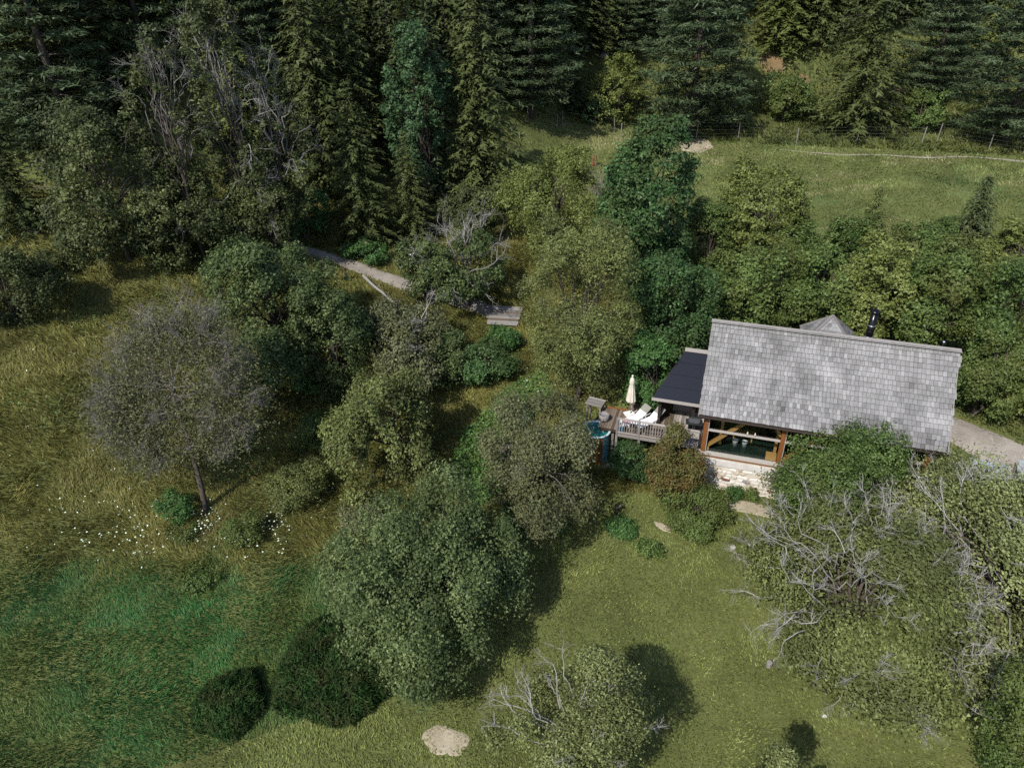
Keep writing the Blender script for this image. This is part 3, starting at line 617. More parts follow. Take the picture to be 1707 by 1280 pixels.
m2 = MB(); m2.lathe([(.005, RZt - .2), (.695, RZt - .2)], n=40, cap=False); m2.build('tub_water', M['tub_water'], tub)
for z in (.3, RZt - .3):
    m2 = MB(); m2.lathe([(.778, z - .02), (.784, z), (.778, z + .02)], n=40, cap=False); m2.build('hoop', M['steel'], tub, smooth=True)
# grey plank table
tb = empty('garden_table', dpt(-5.65, 2.7, gz(*H2W(-5.65, 2.7))), YAW - .15); tz = tb.location.z; tt = 2.5 - tz
tag(tb, 'small weathered grey plank table behind the hot tub', 'table')
for k in range(5):
    m2 = MB(); m2.box((0, -.3 + k * .15, tt - .02), (.98, .14, .04), var=random.random()); m2.build('plank', M['grey_wood'], tb)
for sx in (-.38, .38):
    for sy in (-.25, .25):
        m2 = MB(); m2.box((sx, sy, tt / 2 - .06), (.08, .08, tt + .04)); m2.build('leg', M['grey_wood'], tb)
# barbecue
bq = empty('barbecue', dpt(-.24, 2.0), YAW + .1); tag(bq, 'black lidded barbecue grill standing under the porch by the cabin post', 'grill')
m2 = MB(); m2.box((0, 0, .42), (.56, .42, .5)); m2.build('cabinet', M['grill_metal'], bq, bevel=.01)
for sx in (-.14, .14):
    m2 = MB(); m2.box((sx, -.215, .4), (.25, .02, .42)); dr = m2.build('door', M['black_metal'], bq); m2 = MB(); m2.box((sx * .4, -.235, .5), (.015, .02, .16)); m2.build('handle', M['steel'], dr)
m2 = MB(); m2.box((0, -.05, .7), (.85, .5, .05)); m2.build('side_shelf', M['grill_metal'], bq, bevel=.01)
m2 = MB(); V = []; 
for sx in (-.3, .3):
    for k in range(9): a = math.pi * k / 8; V.append((sx, -.24 * math.cos(a), .73 + .27 * math.sin(a)))
m2.add(V, [(k, k + 1, k + 10, k + 9) for k in range(8)] + [tuple(range(8, -1, -1)), tuple(range(9, 18))]); m2.build('lid', M['grill_metal'], bq)
m2 = MB(); m2.tube([(-.22, -.27, .83), (.22, -.27, .83)], .015, 8); m2.build('lid_handle', M['steel'], bq)
for sx in (-.24, .24):
    for sy in (-.17, .17):
        m2 = MB(); m2.lathe([(.01, -.02), (.06, -.02), (.06, .02), (.01, .02)], n=12); m2.build('wheel', M['black_metal'], bq, loc=(sx, sy, .06), rot=(0, math.pi / 2, 0))
# cool box and flower pot behind the balusters
cb = empty('cool_box', dpt(-3.86, 1.12), YAW); tag(cb, 'blue cool box with white lid behind the deck railing', 'cool box')
m2 = MB(); m2.box((0, 0, .17), (.34, .26, .34)); m2.build('tub', M['blue_plastic'], cb, bevel=.015)
m2 = MB(); m2.box((0, 0, .37), (.36, .28, .06)); m2.build('lid', M['white_paint'], cb, bevel=.015)
m2 = MB(); m2.tube([(-.18, 0, .3), (-.18, 0, .5), (.18, 0, .5), (.18, 0, .3)], .012, 6); m2.build('handle', M['white_paint'], cb)
fp = empty('flower_pot', dpt(-3.72, 1.55), 0); tag(fp, 'pot of pink flowers on the deck behind the cool box', 'flower pot')
m2 = MB(); m2.lathe([(.09, 0), (.13, .22), (.14, .24), (.01, .22)], n=16); m2.build('pot', M['grey_stone'], fp, smooth=True)
m2 = MB()
for k in range(70):
    p = Vector((random.gauss(0, .1), random.gauss(0, .1), .36 + random.gauss(0, .06))); a = Vector((random.gauss(0, 1), random.gauss(0, 1), random.gauss(0, 1))).normalized() * .035; b2 = a.orthogonal().normalized() * .035
    m2.add([p + a, p + b2, p - a, p - b2], [(0, 1, 2, 3)])
m2.build('blossoms', M['pink'], fp)['kind'] = 'stuff'
# dark pot at the tub
m2 = MB(); m2.lathe([(.18, 0), (.26, .15), (.27, .42), (.24, .44), (.22, .4), (.01, .38)], n=20)
tag(m2.build('planter', M['grey_stone'], smooth=True, loc=dpt(-4.95, 1.75)), 'dark grey round planter on the deck corner by the hot tub', 'planter')
# ------------------------------------------------------------------ plank footbridge on the path
pc = np.array([at_z(*q_, 2.0)[:2] for q_ in ((815, 505), (866, 512), (866, 545), (822, 538))]); c0 = pc.mean(0)
zb = max(gz(*p) for p in pc) + .12
fb = empty('footbridge', (c0[0], c0[1], zb), YAW + .15); tag(fb, 'weathered plank footbridge at the end of the dirt path', 'footbridge')
for k in range(15):
    m2 = MB(); m2.box((0, 0, 0), (2.1 + random.uniform(-.06, .06), .165, .05), var=random.random())
    m2.build('plank', M['deck_wood'] if k in (3, 4, 9) else M['grey_wood'], fb, loc=(random.uniform(-.03, .03), -1.27 + k * .18, random.uniform(-.006, .006)))
for x in (-.8, .8):
    m2 = MB(); m2.box((x, 0, -.14), (.16, 2.7, .2)); m2.build('beam', M['dark_wood'], fb)
# fence at the top of the far meadow
def fence(name, pxs, hgt, label, wires=3):
    pts = [hit(x, y) for x, y in pxs]; f = empty(name, pts[0]); tag(f, label, 'fence'); o = Vector(pts[0])
    tops = []
    for p in pts:
        v = Vector(p) - o; h = hgt * random.uniform(.92, 1.06); t = v + Vector((random.uniform(-.08, .12), random.uniform(-.05, .05), h))
        m2 = MB(); m2.tube([v - Vector((0, 0, .2)), t], .05, 6); m2.build('post', M['grey_wood'], f); tops.append((v, t))
    for w in range(wires):
        m2 = MB(); u = (w + .8) / wires; m2.tube([a.lerp(b2, min(u, .95)) for a, b2 in tops], .008, 4); m2.build('wire', M['steel'], f)
fence('wire_fence', [(1035, 232), (1100, 232), (1160, 233), (1230, 233), (1327, 240), (1428, 238), (1536, 240), (1562, 235), (1648, 250), (1705, 258), (1770, 266)], 1.75, 'wire fence on thin posts along the far meadow below the conifers', 5)
fence('wire_fence', [(880, 196), (928, 215), (938, 212), (1024, 222)], 1.6, 'thin grey fence posts in the yellow grass beside the dark spruces', 3)
p = hit(990, 278); o = empty('marker_post', p); tag(o, 'pair of short red marker posts in the yellow grass', 'post')
for dx in (-.1, .16):
    m2 = MB(); m2.tube([(dx, 0, -.2), (dx, 0, 1.15)], .09, 8); m2.build('post', M['red_post'], o)
    m2 = MB(); m2.tube([(dx, 0, 1.15), (dx, 0, 1.28)], .092, 8); m2.build('post_cap', M['grey_wood'], o)
# garden bits
p = hit(1027, 858); o = empty('garden_post', p, .3); tag(o, 'short leaning dark wooden post on the lawn', 'post')
m2 = MB(); m2.box((0, 0, .33), (.12, .1, .8), ry=.12); m2.build('post', M['bark'], o, bevel=.01); m2 = MB(); m2.box((.12, 0, .5), (.3, .03, .1), ry=-.7); m2.build('crosspiece', M['grey_wood'], o)
p = hit(1281, 1112); o = empty('stump_seat', p, .1); tag(o, 'small grey log stump standing on the open lawn', 'stump')
m2 = MB(); m2.lathe([(.12, -.05), (.115, .33), (.1, .35)], n=14); m2.build('log', M['grey_wood'], o, smooth=False); m2 = MB(); m2.box((0, -.112, .17), (.012, .02, .34)); m2.build('crack', M['bark'], o)
def rock(name, px, py, s, mat, label, cat='stone', group=None, flat=.6):
    p = hit(px, py); m2 = MB(); n, k = 10, 6; rr_ = random.Random(px * 7 + py); V = [(0, 0, s * flat)]
    for i in range(1, k):
        for j in range(n):
            a = 2 * math.pi * j / n; t = math.pi * i / k; q_ = s * rr_.uniform(.8, 1.1); V.append((q_ * math.sin(t) * math.cos(a), q_ * .8 * math.sin(t) * math.sin(a), q_ * flat * math.cos(t)))
    V.append((0, 0, -s * flat)); f = [(0, 1 + j, 1 + (j + 1) % n) for j in range(n)]
    for i in range(k - 2): f += [(1 + i * n + j, 1 + (i + 1) * n + j, 1 + (i + 1) * n + (j + 1) % n, 1 + i * n + (j + 1) % n) for j in range(n)]
    e_ = len(V) - 1; f += [(e_, 1 + (k - 2) * n + (j + 1) % n, 1 + (k - 2) * n + j) for j in range(n)]
    m2.add(V, f); return tag(m2.build(name, mat, loc=(p[0], p[1], p[2] + s * flat * .3), rot=(0, 0, rr_.random() * 3)), label, cat, group)
rock('stone', 1374, 1194, .11, M['white_stone'], 'single white stone lying on the open lawn', flat=.75)
for i, (x, y, s) in enumerate(((1222, 912, .18), (1232, 910, .12), (1243, 913, .1), (1256, 906, .2), (1266, 903, .17), (1274, 908, .14), (1262, 913, .1), (1249, 908, .09))):
    rock('edging_stone', x, y, s, M['field_stone'], 'pale stone in the low row edging the flower bed', 'stone', 'stones edging the flower bed', .4)
rock('boulder', 1008, 95, .7, M['field_stone'], 'pale boulder showing among the dark trees on the slope', 'boulder')
rock('boulder', 756, 782, .2, M['white_stone'], 'small pale rock in the grass between the bushes', 'rock')
# white chair beside the path
p = hit(690, 440); o = empty('garden_chair', p, .5); tag(o, 'white garden chair beside the dirt path', 'chair')
m2 = MB(); m2.box((0, 0, .45), (.5, .48, .05)); m2.build('seat', M['white_paint'], o, bevel=.01)
m2 = MB(); m2.box((0, .25, .78), (.5, .04, .62), rx=-.2); m2.build('backrest', M['white_paint'], o, bevel=.01)
for sx in (-.22, .22):
    for sy in (-.2, .2):
        m2 = MB(); m2.box((sx, sy, .2), (.05, .05, .46)); m2.build('leg', M['white_paint'], o)
    m2 = MB(); m2.box((sx * 1.1, 0, .66), (.05, .45, .04)); m2.build('armrest', M['white_paint'], o)
# fallen logs
def log(a, b2, r0, r1, label, mat='dead_bark', lift=(.1, .1), name='fallen_log'):
    A_ = hit(*a); B_ = hit(*b2); n_ = 8; pts = []
    for i in range(n_ + 1):
        t = i / n_; q_ = A_ + (B_ - A_) * t; q_[2] = max(gz(q_[0], q_[1]) + .04, A_[2] + lift[0] + (B_[2] + lift[1] - A_[2] - lift[0]) * t); pts.append(q_ + np.r_[rs.normal(0, .03, 2), 0])
    o = empty(name, A_); tag(o, label, 'log'); m2 = MB(); m2.tube([Vector(q_) - Vector(A_) for q_ in pts], [r0 + (r1 - r0) * i / n_ for i in range(n_ + 1)], 8); m2.build('log', M[mat], o)
    for k in range(3):
        q_ = Vector(pts[3 + k * 2]) - Vector(A_); m2 = MB(); m2.tube([q_, q_ + Vector((random.uniform(-.3, .3), random.uniform(-.2, .2), .45))], [.025, .01], 5); m2.build('branch_stub', M[mat], o)
log((606, 470), (672, 524), .11, .07, 'long pale fallen trunk lying down the bank below the path', lift=(.5, .3))
log((535, 441), (556, 455), .07, .05, 'short bleached log at the edge of the dirt path', lift=(.15, .1))
log((540, 448), (553, 462), .05, .04, 'thin bleached pole beside the short log by the path', lift=(.12, .1))
log((28, 384), (66, 392), .09, .05, 'bleached branch lying at the foot of the dark forest', lift=(.2, .2))
p = hit(578, 470); m2 = MB(); m2.tube([(0, 0, -.2), (0.02, 0, 1.1)], .09, 8); tag(m2.build('gate_post', M['dark_wood'], loc=p), 'short dark post standing beside the dirt path', 'post')
# clear corrugated shelter at the drive
for (x, y, w, d_, lab) in ((1640, 808, 1.7, 1.0, 'pale blue corrugated sheet shelter behind the old apple tree'), (1712, 812, 1.4, 1.2, 'pale blue corrugated sheet shelter beside the gravel drive')):
    p = hit(x, y); o = empty('cold_frame', p, YAW - .1); tag(o, lab, 'shelter')
    m2 = MB(); n = 24; V = []
    for j in range(n + 1):
        xx = -w / 2 + w * j / n; zz = .02 * (1 if j % 2 else -1)
        V += [(xx, -d_ / 2, .75 + zz), (xx, d_ / 2, 1.15 + zz)]
    V += [(x_, y_, z_ - .015) for x_, y_, z_ in V]; k = 2 * (n + 1)
    m2.add(V, [(2 * j, 2 * j + 2, 2 * j + 3, 2 * j + 1) for j in range(n)] + [(k + 2 * j + 1, k + 2 * j + 3, k + 2 * j + 2, k + 2 * j) for j in range(n)]); m2.build('roof_sheet', M['polycarb'], o)
    for sx in (-w / 2 + .06, w / 2 - .06):
        for sy, hh in ((-d_ / 2 + .06, .74), (d_ / 2 - .06, 1.1)):
            m2 = MB(); m2.box((sx, sy, hh / 2 - .05), (.07, .07, hh + .02)); m2.build('leg', M['grey_wood'], o)
# teal barrel by the cabin base
p = H2W(4.65, -.05); m2 = MB(); m2.lathe([(.2, -.1), (.24, .1), (.26, .5), (.24, .95), (.2, 1.02), (.18, .96)], n=20)
tag(m2.build('water_barrel', M['teal'], smooth=True, loc=(p[0], p[1], gz(*p))), 'teal plastic tub at the foot of the cabin base', 'tub')
# ------------------------------------------------------------------ plants: generators
def unit(v): return v / (np.linalg.norm(v, axis=-1, keepdims=True) + 1e-9)
def leaves_mesh(name, P, N, size, var, r, width=0.75, axis=None):
    """one pointed leaf per point"""
    n = len(P); a = r.normal(size=(n, 3)) if axis is None else axis + 0.25 * r.normal(size=(n, 3))
    N = unit(N); t = unit(a - N * np.sum(a * N, -1, keepdims=True)); b = np.cross(N, t); s = size[:, None]
    V = np.stack([P - t * s * .42 + b * s * width * .5, P - t * s * .42 - b * s * width * .5, P + t * s * .62], 1).reshape(-1, 3)
    return mesh_np(name, V, np.arange(3 * n).reshape(n, 3), var=np.clip(var, 0, 1))
def crown_points(r, R, b, zc, n, K=16, clump=0.22, hollow=0.55, lobe=0.42, per=34, zmin=0.05, squash=1.0, gaps=0.25, vary=1.0):
    i = np.arange(K) + .5; ph = np.arccos(1 - 2 * i / K); th = math.pi * (1 + 5 ** .5) * i + r.rand() * 6
    D = unit(np.stack([np.cos(th) * np.sin(ph), np.sin(th) * np.sin(ph), np.cos(ph)], 1) + 0.28 * r.normal(size=(K, 3)))
    rad = np.array([R, R, b]); LC = D * rad * (1 - lobe) * (.93 + vary * r.uniform(-.31, .31, (K, 1))); LR = lobe * (.93 + vary * r.uniform(-.38, .37, K))
    m_ = max(2, K // 5); D[:m_] = unit(np.array([0, 0, 1.0]) + .3 * r.normal(size=(m_, 3)))   # the top of the crown closes over
    LC[:m_] = np.stack([r.uniform(-.5, .5, m_) * R, r.uniform(-.5, .5, m_) * R, b * (1 - lobe) * r.uniform(.72, 1.02, m_)], 1)
    nc = max(20, n // per); k = r.choice(K, nc, p=LR ** 2 / np.sum(LR ** 2))
    d = unit(r.normal(size=(nc, 3)) + 0.75 * D[k] + np.array([0, 0, .35]))
    C = LC[k] + d * (LR[k][:, None] * rad) * np.where(r.rand(nc, 1) < .07, 1.25, 1.0) * r.uniform(.72, 1.06, (nc, 1))
    q = np.sqrt(np.sum((C / rad) ** 2, 1)); keep = (q > hollow) | (r.rand(nc) < .18)
    C = C[keep]; d = d[keep]; kk = k[keep]
    # some twigs carry few leaves: holes one can see through
    w = np.where(r.rand(len(C)) < gaps, .2, 1.0) * r.uniform(.5, 1.5, len(C)); w /= w.sum()
    ci = r.choice(len(C), n, p=w); tint = r.normal(0, .15, len(C)) + r.normal(0, .09, K)[kk]
    P = C[ci] + r.normal(size=(n, 3)) * clump * np.array([1, 1, .8 * squash])
    N = unit(P - C[ci]) * .6 + d[ci] * .6 + np.array([0, 0, .45]) + .6 * r.normal(size=(n, 3))
    var = .48 + tint[ci] + r.normal(0, .22, n)
    P[:, 2] += zc; ok = P[:, 2] > zmin
    return P[ok], N[ok], var[ok], LC + np.array([0, 0, zc])
def limb(a, b, r, k=5, wob=.12):
    a = np.array(a, float); b = np.array(b, float); L = np.linalg.norm(b - a); pts = []
    for i in range(k + 1):
        t = i / k; q = a + (b - a) * t; q[2] += L * .10 * math.sin(math.pi * t); pts.append(q + (r.normal(0, wob * L * .25, 3) if 0 < i < k else 0))
    return pts
def trunk_mesh(name, r, h, rad, targets, fork=0.35, n=8, lean=(0, 0), multi=1):
    mb = MB()
    for s in range(multi):
        off = np.array([r.normal(0, rad * 1.6), r.normal(0, rad * 1.6), 0]) if multi > 1 else np.zeros(3)
        top = np.array([lean[0] + r.normal(0, .05) * h, lean[1] + r.normal(0, .05) * h, h * .8])
        pts = [off + np.array([0, 0, -.25])] + [off * (1 - t) + top * t + r.normal(0, .03 * h, 3) * np.array([1, 1, 0]) * (t > .05) for t in np.linspace(0, 1, 6)]
        rr_ = rad * (0.75 if multi > 1 else 1); mb.tube(pts, [rr_ * 1.35] + [rr_ * (1 - .8 * t) for t in np.linspace(0, 1, 6)], n)
        for q in targets[s::multi]:
            f = min(.9, max(.2, fork + .4 * (q[2] / h - .5) + r.uniform(-.12, .12))); i = 1 + f * 5; i0 = int(i); a = np.array(pts[i0]) * (1 - i + i0) + np.array(pts[min(6, i0 + 1)]) * (i - i0)
            L = limb(a, q, r); mb.tube(L, [rr_ * (.42 - .34 * t) for t in np.linspace(0, 1, len(L))], 5, cap=False)
    return mb.mesh(name, True)
def twigs(mb, r, a, d, L, rad, lev, spread=.6, kids=4, bend=.18, grav=0.0, nside=4):
    pts = [np.array(a, float)]; k = 4 if lev > 0 else 3; d = unit(np.array(d, float))
    for i in range(k):
        d = unit(d + r.normal(0, bend, 3) + np.array([0, 0, grav])); pts.append(pts[-1] + d * L / k)
    mb.tube(pts, [rad * (1 - .72 * i / k) for i in range(k + 1)], nside if lev > 0 else 3, cap=False, var=float(r.uniform(.2, .9)))
    if lev == 0: return
    for j in range(kids):
        t = r.uniform(.25, 1.0); i = min(k - 1, int(t * k)); u = t * k - i; p = pts[i] * (1 - u) + pts[i + 1] * u
        twigs(mb, r, p, unit(d + r.normal(0, spread, 3)), L * r.uniform(.4, .68), rad * r.uniform(.38, .55), lev - 1, spread, kids, bend, grav, 3)
def dead_branches(name, r, R, zc, b, n, L=1.3, rad=.035, lev=3, kids=4, top=True, start=.35, sector=None, grav=0.02, out=.5):
    mb = MB()
    for i in range(n):
        d = unit(r.normal(size=3) + np.array([0, 0, .7 if top else .1]))
        if sector is not None: d = unit(d + np.array(sector))
        a = np.array([0, 0, zc]) + d * np.array([R, R, b]) * start
        mb.tube(limb(np.array([0, 0, zc - b * .15]) + d * np.array([R, R, b]) * min(.45, start * .5) + r.normal(0, .12 * R, 3) * np.array([1, 1, .3]), a, r, 4, .2), [rad * 1.2, rad * 1.15, rad * 1.1, rad * 1.05, rad * 1.0], 5, cap=False, var=.3)
        twigs(mb, r, a, d + r.normal(0, .25, 3), L * r.uniform(.7, 1.25), rad * r.uniform(.7, 1.2), lev, .62, kids, .2, grav)
    return mb.mesh(name)

# solve where a plant stands and how tall it is from where its crown shows, then give it its real place and size
def solve(x0, x1, y0, y1, zlow=0.0, ylo=8.0, yhi=110.0):
    xc = (x0 + x1) / 2
    def make(yw, h):
        x = 0.0
        for _ in range(3):
            g = gz(x, yw); c = np.array([x, yw, g + (zlow + h) / 2]); px, py = proj(c); dep = (c - CO) @ F; x += (xc - px) * dep / FPX
        c = np.array([x, yw, g + (zlow + h) / 2]); px, py = proj(c); dep = (c - CO) @ F
        R = (x1 - x0) / 2 * dep / FPX; b = (h - zlow) / 2; dp = math.atan2(CAMH - c[2], math.hypot(c[0], c[1]))
        ext = math.sqrt((b * math.cos(dp)) ** 2 + (R * math.sin(dp)) ** 2) * FPX / dep
        return x, g, R, py - ext, py + ext
    lo, hi = ylo, yhi
    for _ in range(26):
        yw = (lo + hi) / 2; a, b2 = zlow + .4, 30.0
        for _ in range(18):
            h = (a + b2) / 2
            if make(yw, h)[3] > y0: a = h
            else: b2 = h
        if make(yw, h)[4] > y1: lo = yw
        else: hi = yw
    x, g, R, t, bt = make(yw, h)
    return x, yw, g, R, h
def solve_h(x0, x1, y0, y1, zlow, h):
    """the same for a crown whose height is known: its depth is what the picture leaves open"""
    xc, yc = (x0 + x1) / 2, (y0 + y1) / 2; P = None
    for T_ in np.arange(8, 120, .05):
        P = CO + ray(xc, yc) * T_
        if P[2] < gz(P[0], P[1]) + (zlow + h) / 2: break
    dep = (P - CO) @ F; R = (x1 - x0) / 2 * dep / FPX; ext = (y1 - y0) / 2 * dep / FPX; b = (h - zlow) / 2
    dp = math.atan2(CAMH - P[2], math.hypot(P[0], P[1]))
    Ry = math.sqrt(max(.3 * R * R, ext ** 2 - (b * math.cos(dp)) ** 2)) / math.sin(dp)
    return P[0], P[1], gz(P[0], P[1]), R, min(Ry, 1.6 * R)
PLACED = []; INFO = {}
def tree(name, label, cat, box, mat, n, leaf=None, seed=1, zlow=.3, K=16, clump=None, group=None, trunk=True, trad=None, multi=1, gaps=.25, lobe=.42, hollow=.5,
         dead=None, bark='bark', share=None, fixed=None, hfix=None, vary=1.0, width=.75, squash=1.0, per=34):
    """box = crown's extent; or fixed = (x, y, R, h)"""
    r = np.random.RandomState(seed)
    Ry = None
    if fixed: x, y, R, h = fixed; g = gz(x, y)
    elif hfix: h = hfix; x, y, g, R, Ry = solve_h(*box, zlow, h)
    else: x, y, g, R, h = solve(*box, zlow=zlow)
    dist = math.sqrt(x * x + y * y + (CAMH - g) ** 2)
    PLACED.append((name, label, round(x, 1), round(y, 1), round(R, 2), round(h, 2), round(dist)))
    leaf = .84 * (leaf or max(.095, .0040 * dist)); clump = clump or .042 * R + .075
    o = empty(name, (x, y, g - .05)); tag(o, label, cat, group)
    if share is not None:
        s_, R0, h0 = INFO[share]; o.rotation_euler = (0, 0, (seed * 1.7) % 6.28); o.scale = (R / R0, R / R0, h / h0)
        for ch_ in s_.children:
            d = ch_.copy(); COL.objects.link(d); d.parent = o
        return o
    INFO[label] = (o, R, h)
    zc, b = (zlow + h) / 2, (h - zlow) / 2
    if n < 20: n = int(min(64000, n * .9 * 4 * math.pi * ((2 * (R * b) ** 1.6 + (R * R) ** 1.6) / 3) ** (1 / 1.6) / (.31 * leaf ** 2)))
    P, N, var, LC = crown_points(r, R, b, zc, n, K, clump, hollow, lobe, per, squash=squash, gaps=gaps, vary=vary)
    if Ry: o.scale = (1, Ry / R, 1)
    size = leaf * r.uniform(.65, 1.3, len(P))
    link('crown', leaves_mesh('crown', P, N, size, var, r, width), M[mat], o)
    if trunk:
        trad = trad or max(.04, .045 * R + .02)
        link('trunk', trunk_mesh('trunk', r, h * .9, trad, list(LC), multi=multi), M[bark], o)
    if dead:
        kw = dict(dead); dm_ = kw.pop('mat', 'dead_bark'); link('bare_branches', dead_branches('bare_branches', r, R, zc, b, **kw), M[dm_], o)
    return o
def copy_plant(src, name, label, loc, rz, sx, sz, group=None, mats=None):
    c = src.copy(); COL.objects.link(c); c.name = name; c.location = loc; c.rotation_euler = (random.uniform(-.03, .03), random.uniform(-.03, .03), rz); c.scale = (sx, sx, sz); c['label'] = label
    if group: c['group'] = group
    for ch_ in src.children:
        d = ch_.copy(); COL.objects.link(d); d.parent = c
    return c
def mound(name, label, base, R, h, mat, n, seed, leaf=.17):
    """a dense needle bush: shoots standing out all over a low dome"""
    r = np.random.RandomState(seed); x, y, g = hit(*base)
    PLACED.append((name, label, round(x, 1), round(y, 1), round(R, 2), round(h, 2), 0))
    o = empty(name, (x, y, g - .05)); tag(o, label, 'bush')
    d = unit(r.normal(size=(n, 3))); d[:, 2] = np.abs(d[:, 2]); a = np.arctan2(d[:, 1], d[:, 0])
    w = 1 + .06 * np.sin(3 * a + seed) + .04 * np.sin(5 * a + 2.0) + .22 * (fbm(d[:, 0] * 5 + 9 + d[:, 2], d[:, 1] * 5 + 5, 3) - .45)
    P = d * np.array([R, R, h]) * w[:, None] * r.uniform(.86, 1.02, (n, 1)); P[:, 2] = np.maximum(P[:, 2], .03)
    ax = d + np.array([0, 0, .35]) + .35 * r.normal(size=(n, 3)); N = r.normal(size=(n, 3)) + d * .6
    link('crown', leaves_mesh('crown', P, N, leaf * r.uniform(.7, 1.4, n), .45 + r.normal(0, .2, n) + 1.2 * (fbm(P[:, 0] * 1.5 + 3, P[:, 1] * 1.5 + P[:, 2], 3) - .46), r, .3, ax * 2), M[mat], o)
    mb = MB()
    for k in range(9):
        q = unit(r.normal(size=3)); q[2] = abs(q[2]) + .3; mb.tube(limb((0, 0, 0), q * np.array([R, R, h]) * .75, r), [.05, .04, .035, .03, .02, .01], 5, cap=False)
    link('stems', mb.mesh('stems', True), M['bark'], o); return o
# conifers
def spruce_mesh(r, h, R, n_lev=44, droop=.35, bare=.06, spray=.42, dens=1.0, power=.68):
    P, N, A, S, var = [], [], [], [], []; tr = MB()
    tr.tube([(0, 0, -.3), (r.normal(0, .05), r.normal(0, .05), h * .5), (0, 0, h)], [.016 * h, .010 * h, .02], 7)
    for i in range(n_lev):
        t = min(.995, max(0.0, (i + r.uniform(-.3, .3)) / n_lev)); z0 = h * (bare + (1 - bare) * t); Lm = R * (1 - t) ** power * (1 - .25 * math.exp(-t * 9)) + .12
        nb = 6 + int(r.rand() * 3)
        for j in range(nb):
            a = 2 * math.pi * (j + r.uniform(-.35, .35)) / nb + i * 1.3; L = Lm * r.uniform(.72, 1.12); tint = r.normal(0, .1)
            dr = np.array([math.cos(a), math.sin(a), 0]); sd = np.array([-math.sin(a), math.cos(a), 0])
            m = max(3, int(L / .26 * dens)); u = (np.arange(m) + r.rand(m)) / m
            zz = z0 + L * (.12 * u - droop * u ** 2 + .22 * droop * u ** 4); pos = dr * (u * L)[:, None]; pos[:, 2] = zz
            if L > 1.2 and r.rand() < .25: tr.tube([(0, 0, z0), pos[m // 2] - [0, 0, .05], pos[-1]], [.03, .02, .006], 3, cap=False)
            for side in (-1, 0, 1):
                w = (1 - u) * .42 * L * .5 + .12
                q = pos + sd * (side * w * r.uniform(.3, 1, m))[:, None] + r.normal(0, .05, (m, 3)); q[:, 2] -= np.abs(side) * w * .28 + r.rand(m) * .10
                P.append(q); A.append(dr * .8 + sd * side * .9 + np.array([0, 0, -.35]) + np.zeros((m, 3)))
                N.append(np.array([0, 0, 1.0]) + dr * .5 + r.normal(0, .32, (m, 3))); S.append(spray * r.uniform(.7, 1.25, m) * (.75 + .35 * (1 - t))); var.append(.35 + .3 * u + tint + r.normal(0, .12, m))
    P = np.concatenate(P); 
    me = leaves_mesh('crown', P, np.concatenate(N), np.concatenate(S), np.concatenate(var), r, .42, np.concatenate(A))
    return me, tr.mesh('trunk', True)
def pine_mesh(r, h, R, n_lev=15, puff=.55, per=46, spray=.40, bare=.1):
    P, N, A, S, var = [], [], [], [], []; tr = MB()
    tr.tube([(0, 0, -.3), (r.normal(0, .1), r.normal(0, .1), h * .5), (0, 0, h * .98)], [.018 * h, .012 * h, .03], 8)
    for i in range(n_lev):
        t = max(0.0, (i + r.uniform(-.2, .2)) / n_lev); z0 = h * (bare + (1 - bare) * t); Lm = R * (1 - .82 * t ** 1.6) * (.75 + .25 * math.sin(min(1, t * 4) * 1.57))
        nb = 5 + int(r.rand() * 3)
        for j in range(nb):
            a = 2 * math.pi * (j + r.uniform(-.3, .3)) / nb + i * 2.1; L = Lm * r.uniform(.7, 1.1); tint = r.normal(0, .1)
            dr = np.array([math.cos(a), math.sin(a), 0]); tip = dr * L + np.array([0, 0, z0 + L * r.uniform(-.04, .12)])
            tr.tube([(0, 0, z0 - .1), dr * L * .5 + np.array([0, 0, z0 - .02 * L]), tip], [.05, .035, .012], 4, cap=False)
            for s in range(max(2, int(L / .42))):
                u = r.uniform(.35, 1.04); c = dr * L * u + np.array([-dr[1], dr[0], 0]) * r.normal(0, .17 * L) + np.array([0, 0, z0 + L * .06 * u + r.normal(0, .08)])
                m = int(per * r.uniform(.6, 1.2)); o = r.normal(size=(m, 3)) * np.array([puff * .55, puff * .55, puff * .20]); q = c + o
                P.append(q); A.append(o * np.array([1, 1, .6]) + np.array([0, 0, .18]) + dr * .2); N.append(np.array([0, 0, 1.0]) + r.normal(0, .5, (m, 3)))
                S.append(spray * r.uniform(.7, 1.2, m)); var.append(.45 + tint + o[:, 2] * .7 + r.normal(0, .14, m))
    return leaves_mesh('crown', np.concatenate(P), np.concatenate(N), np.concatenate(S), np.concatenate(var), r, .28, np.concatenate(A)), tr.mesh('trunk', True)
CON = {}
def conifer_proto(key, fn, cm, tm, **kw):
    r = np.random.RandomState(hash_(key)); me, tr = fn(r, **kw); me.materials.append(M[cm]); tr.materials.append(M[tm]); CON[key] = (me, tr, kw['h'], kw['R'])
def hash_(s): return sum((i + 1) * ord(c) for i, c in enumerate(s)) % 9973
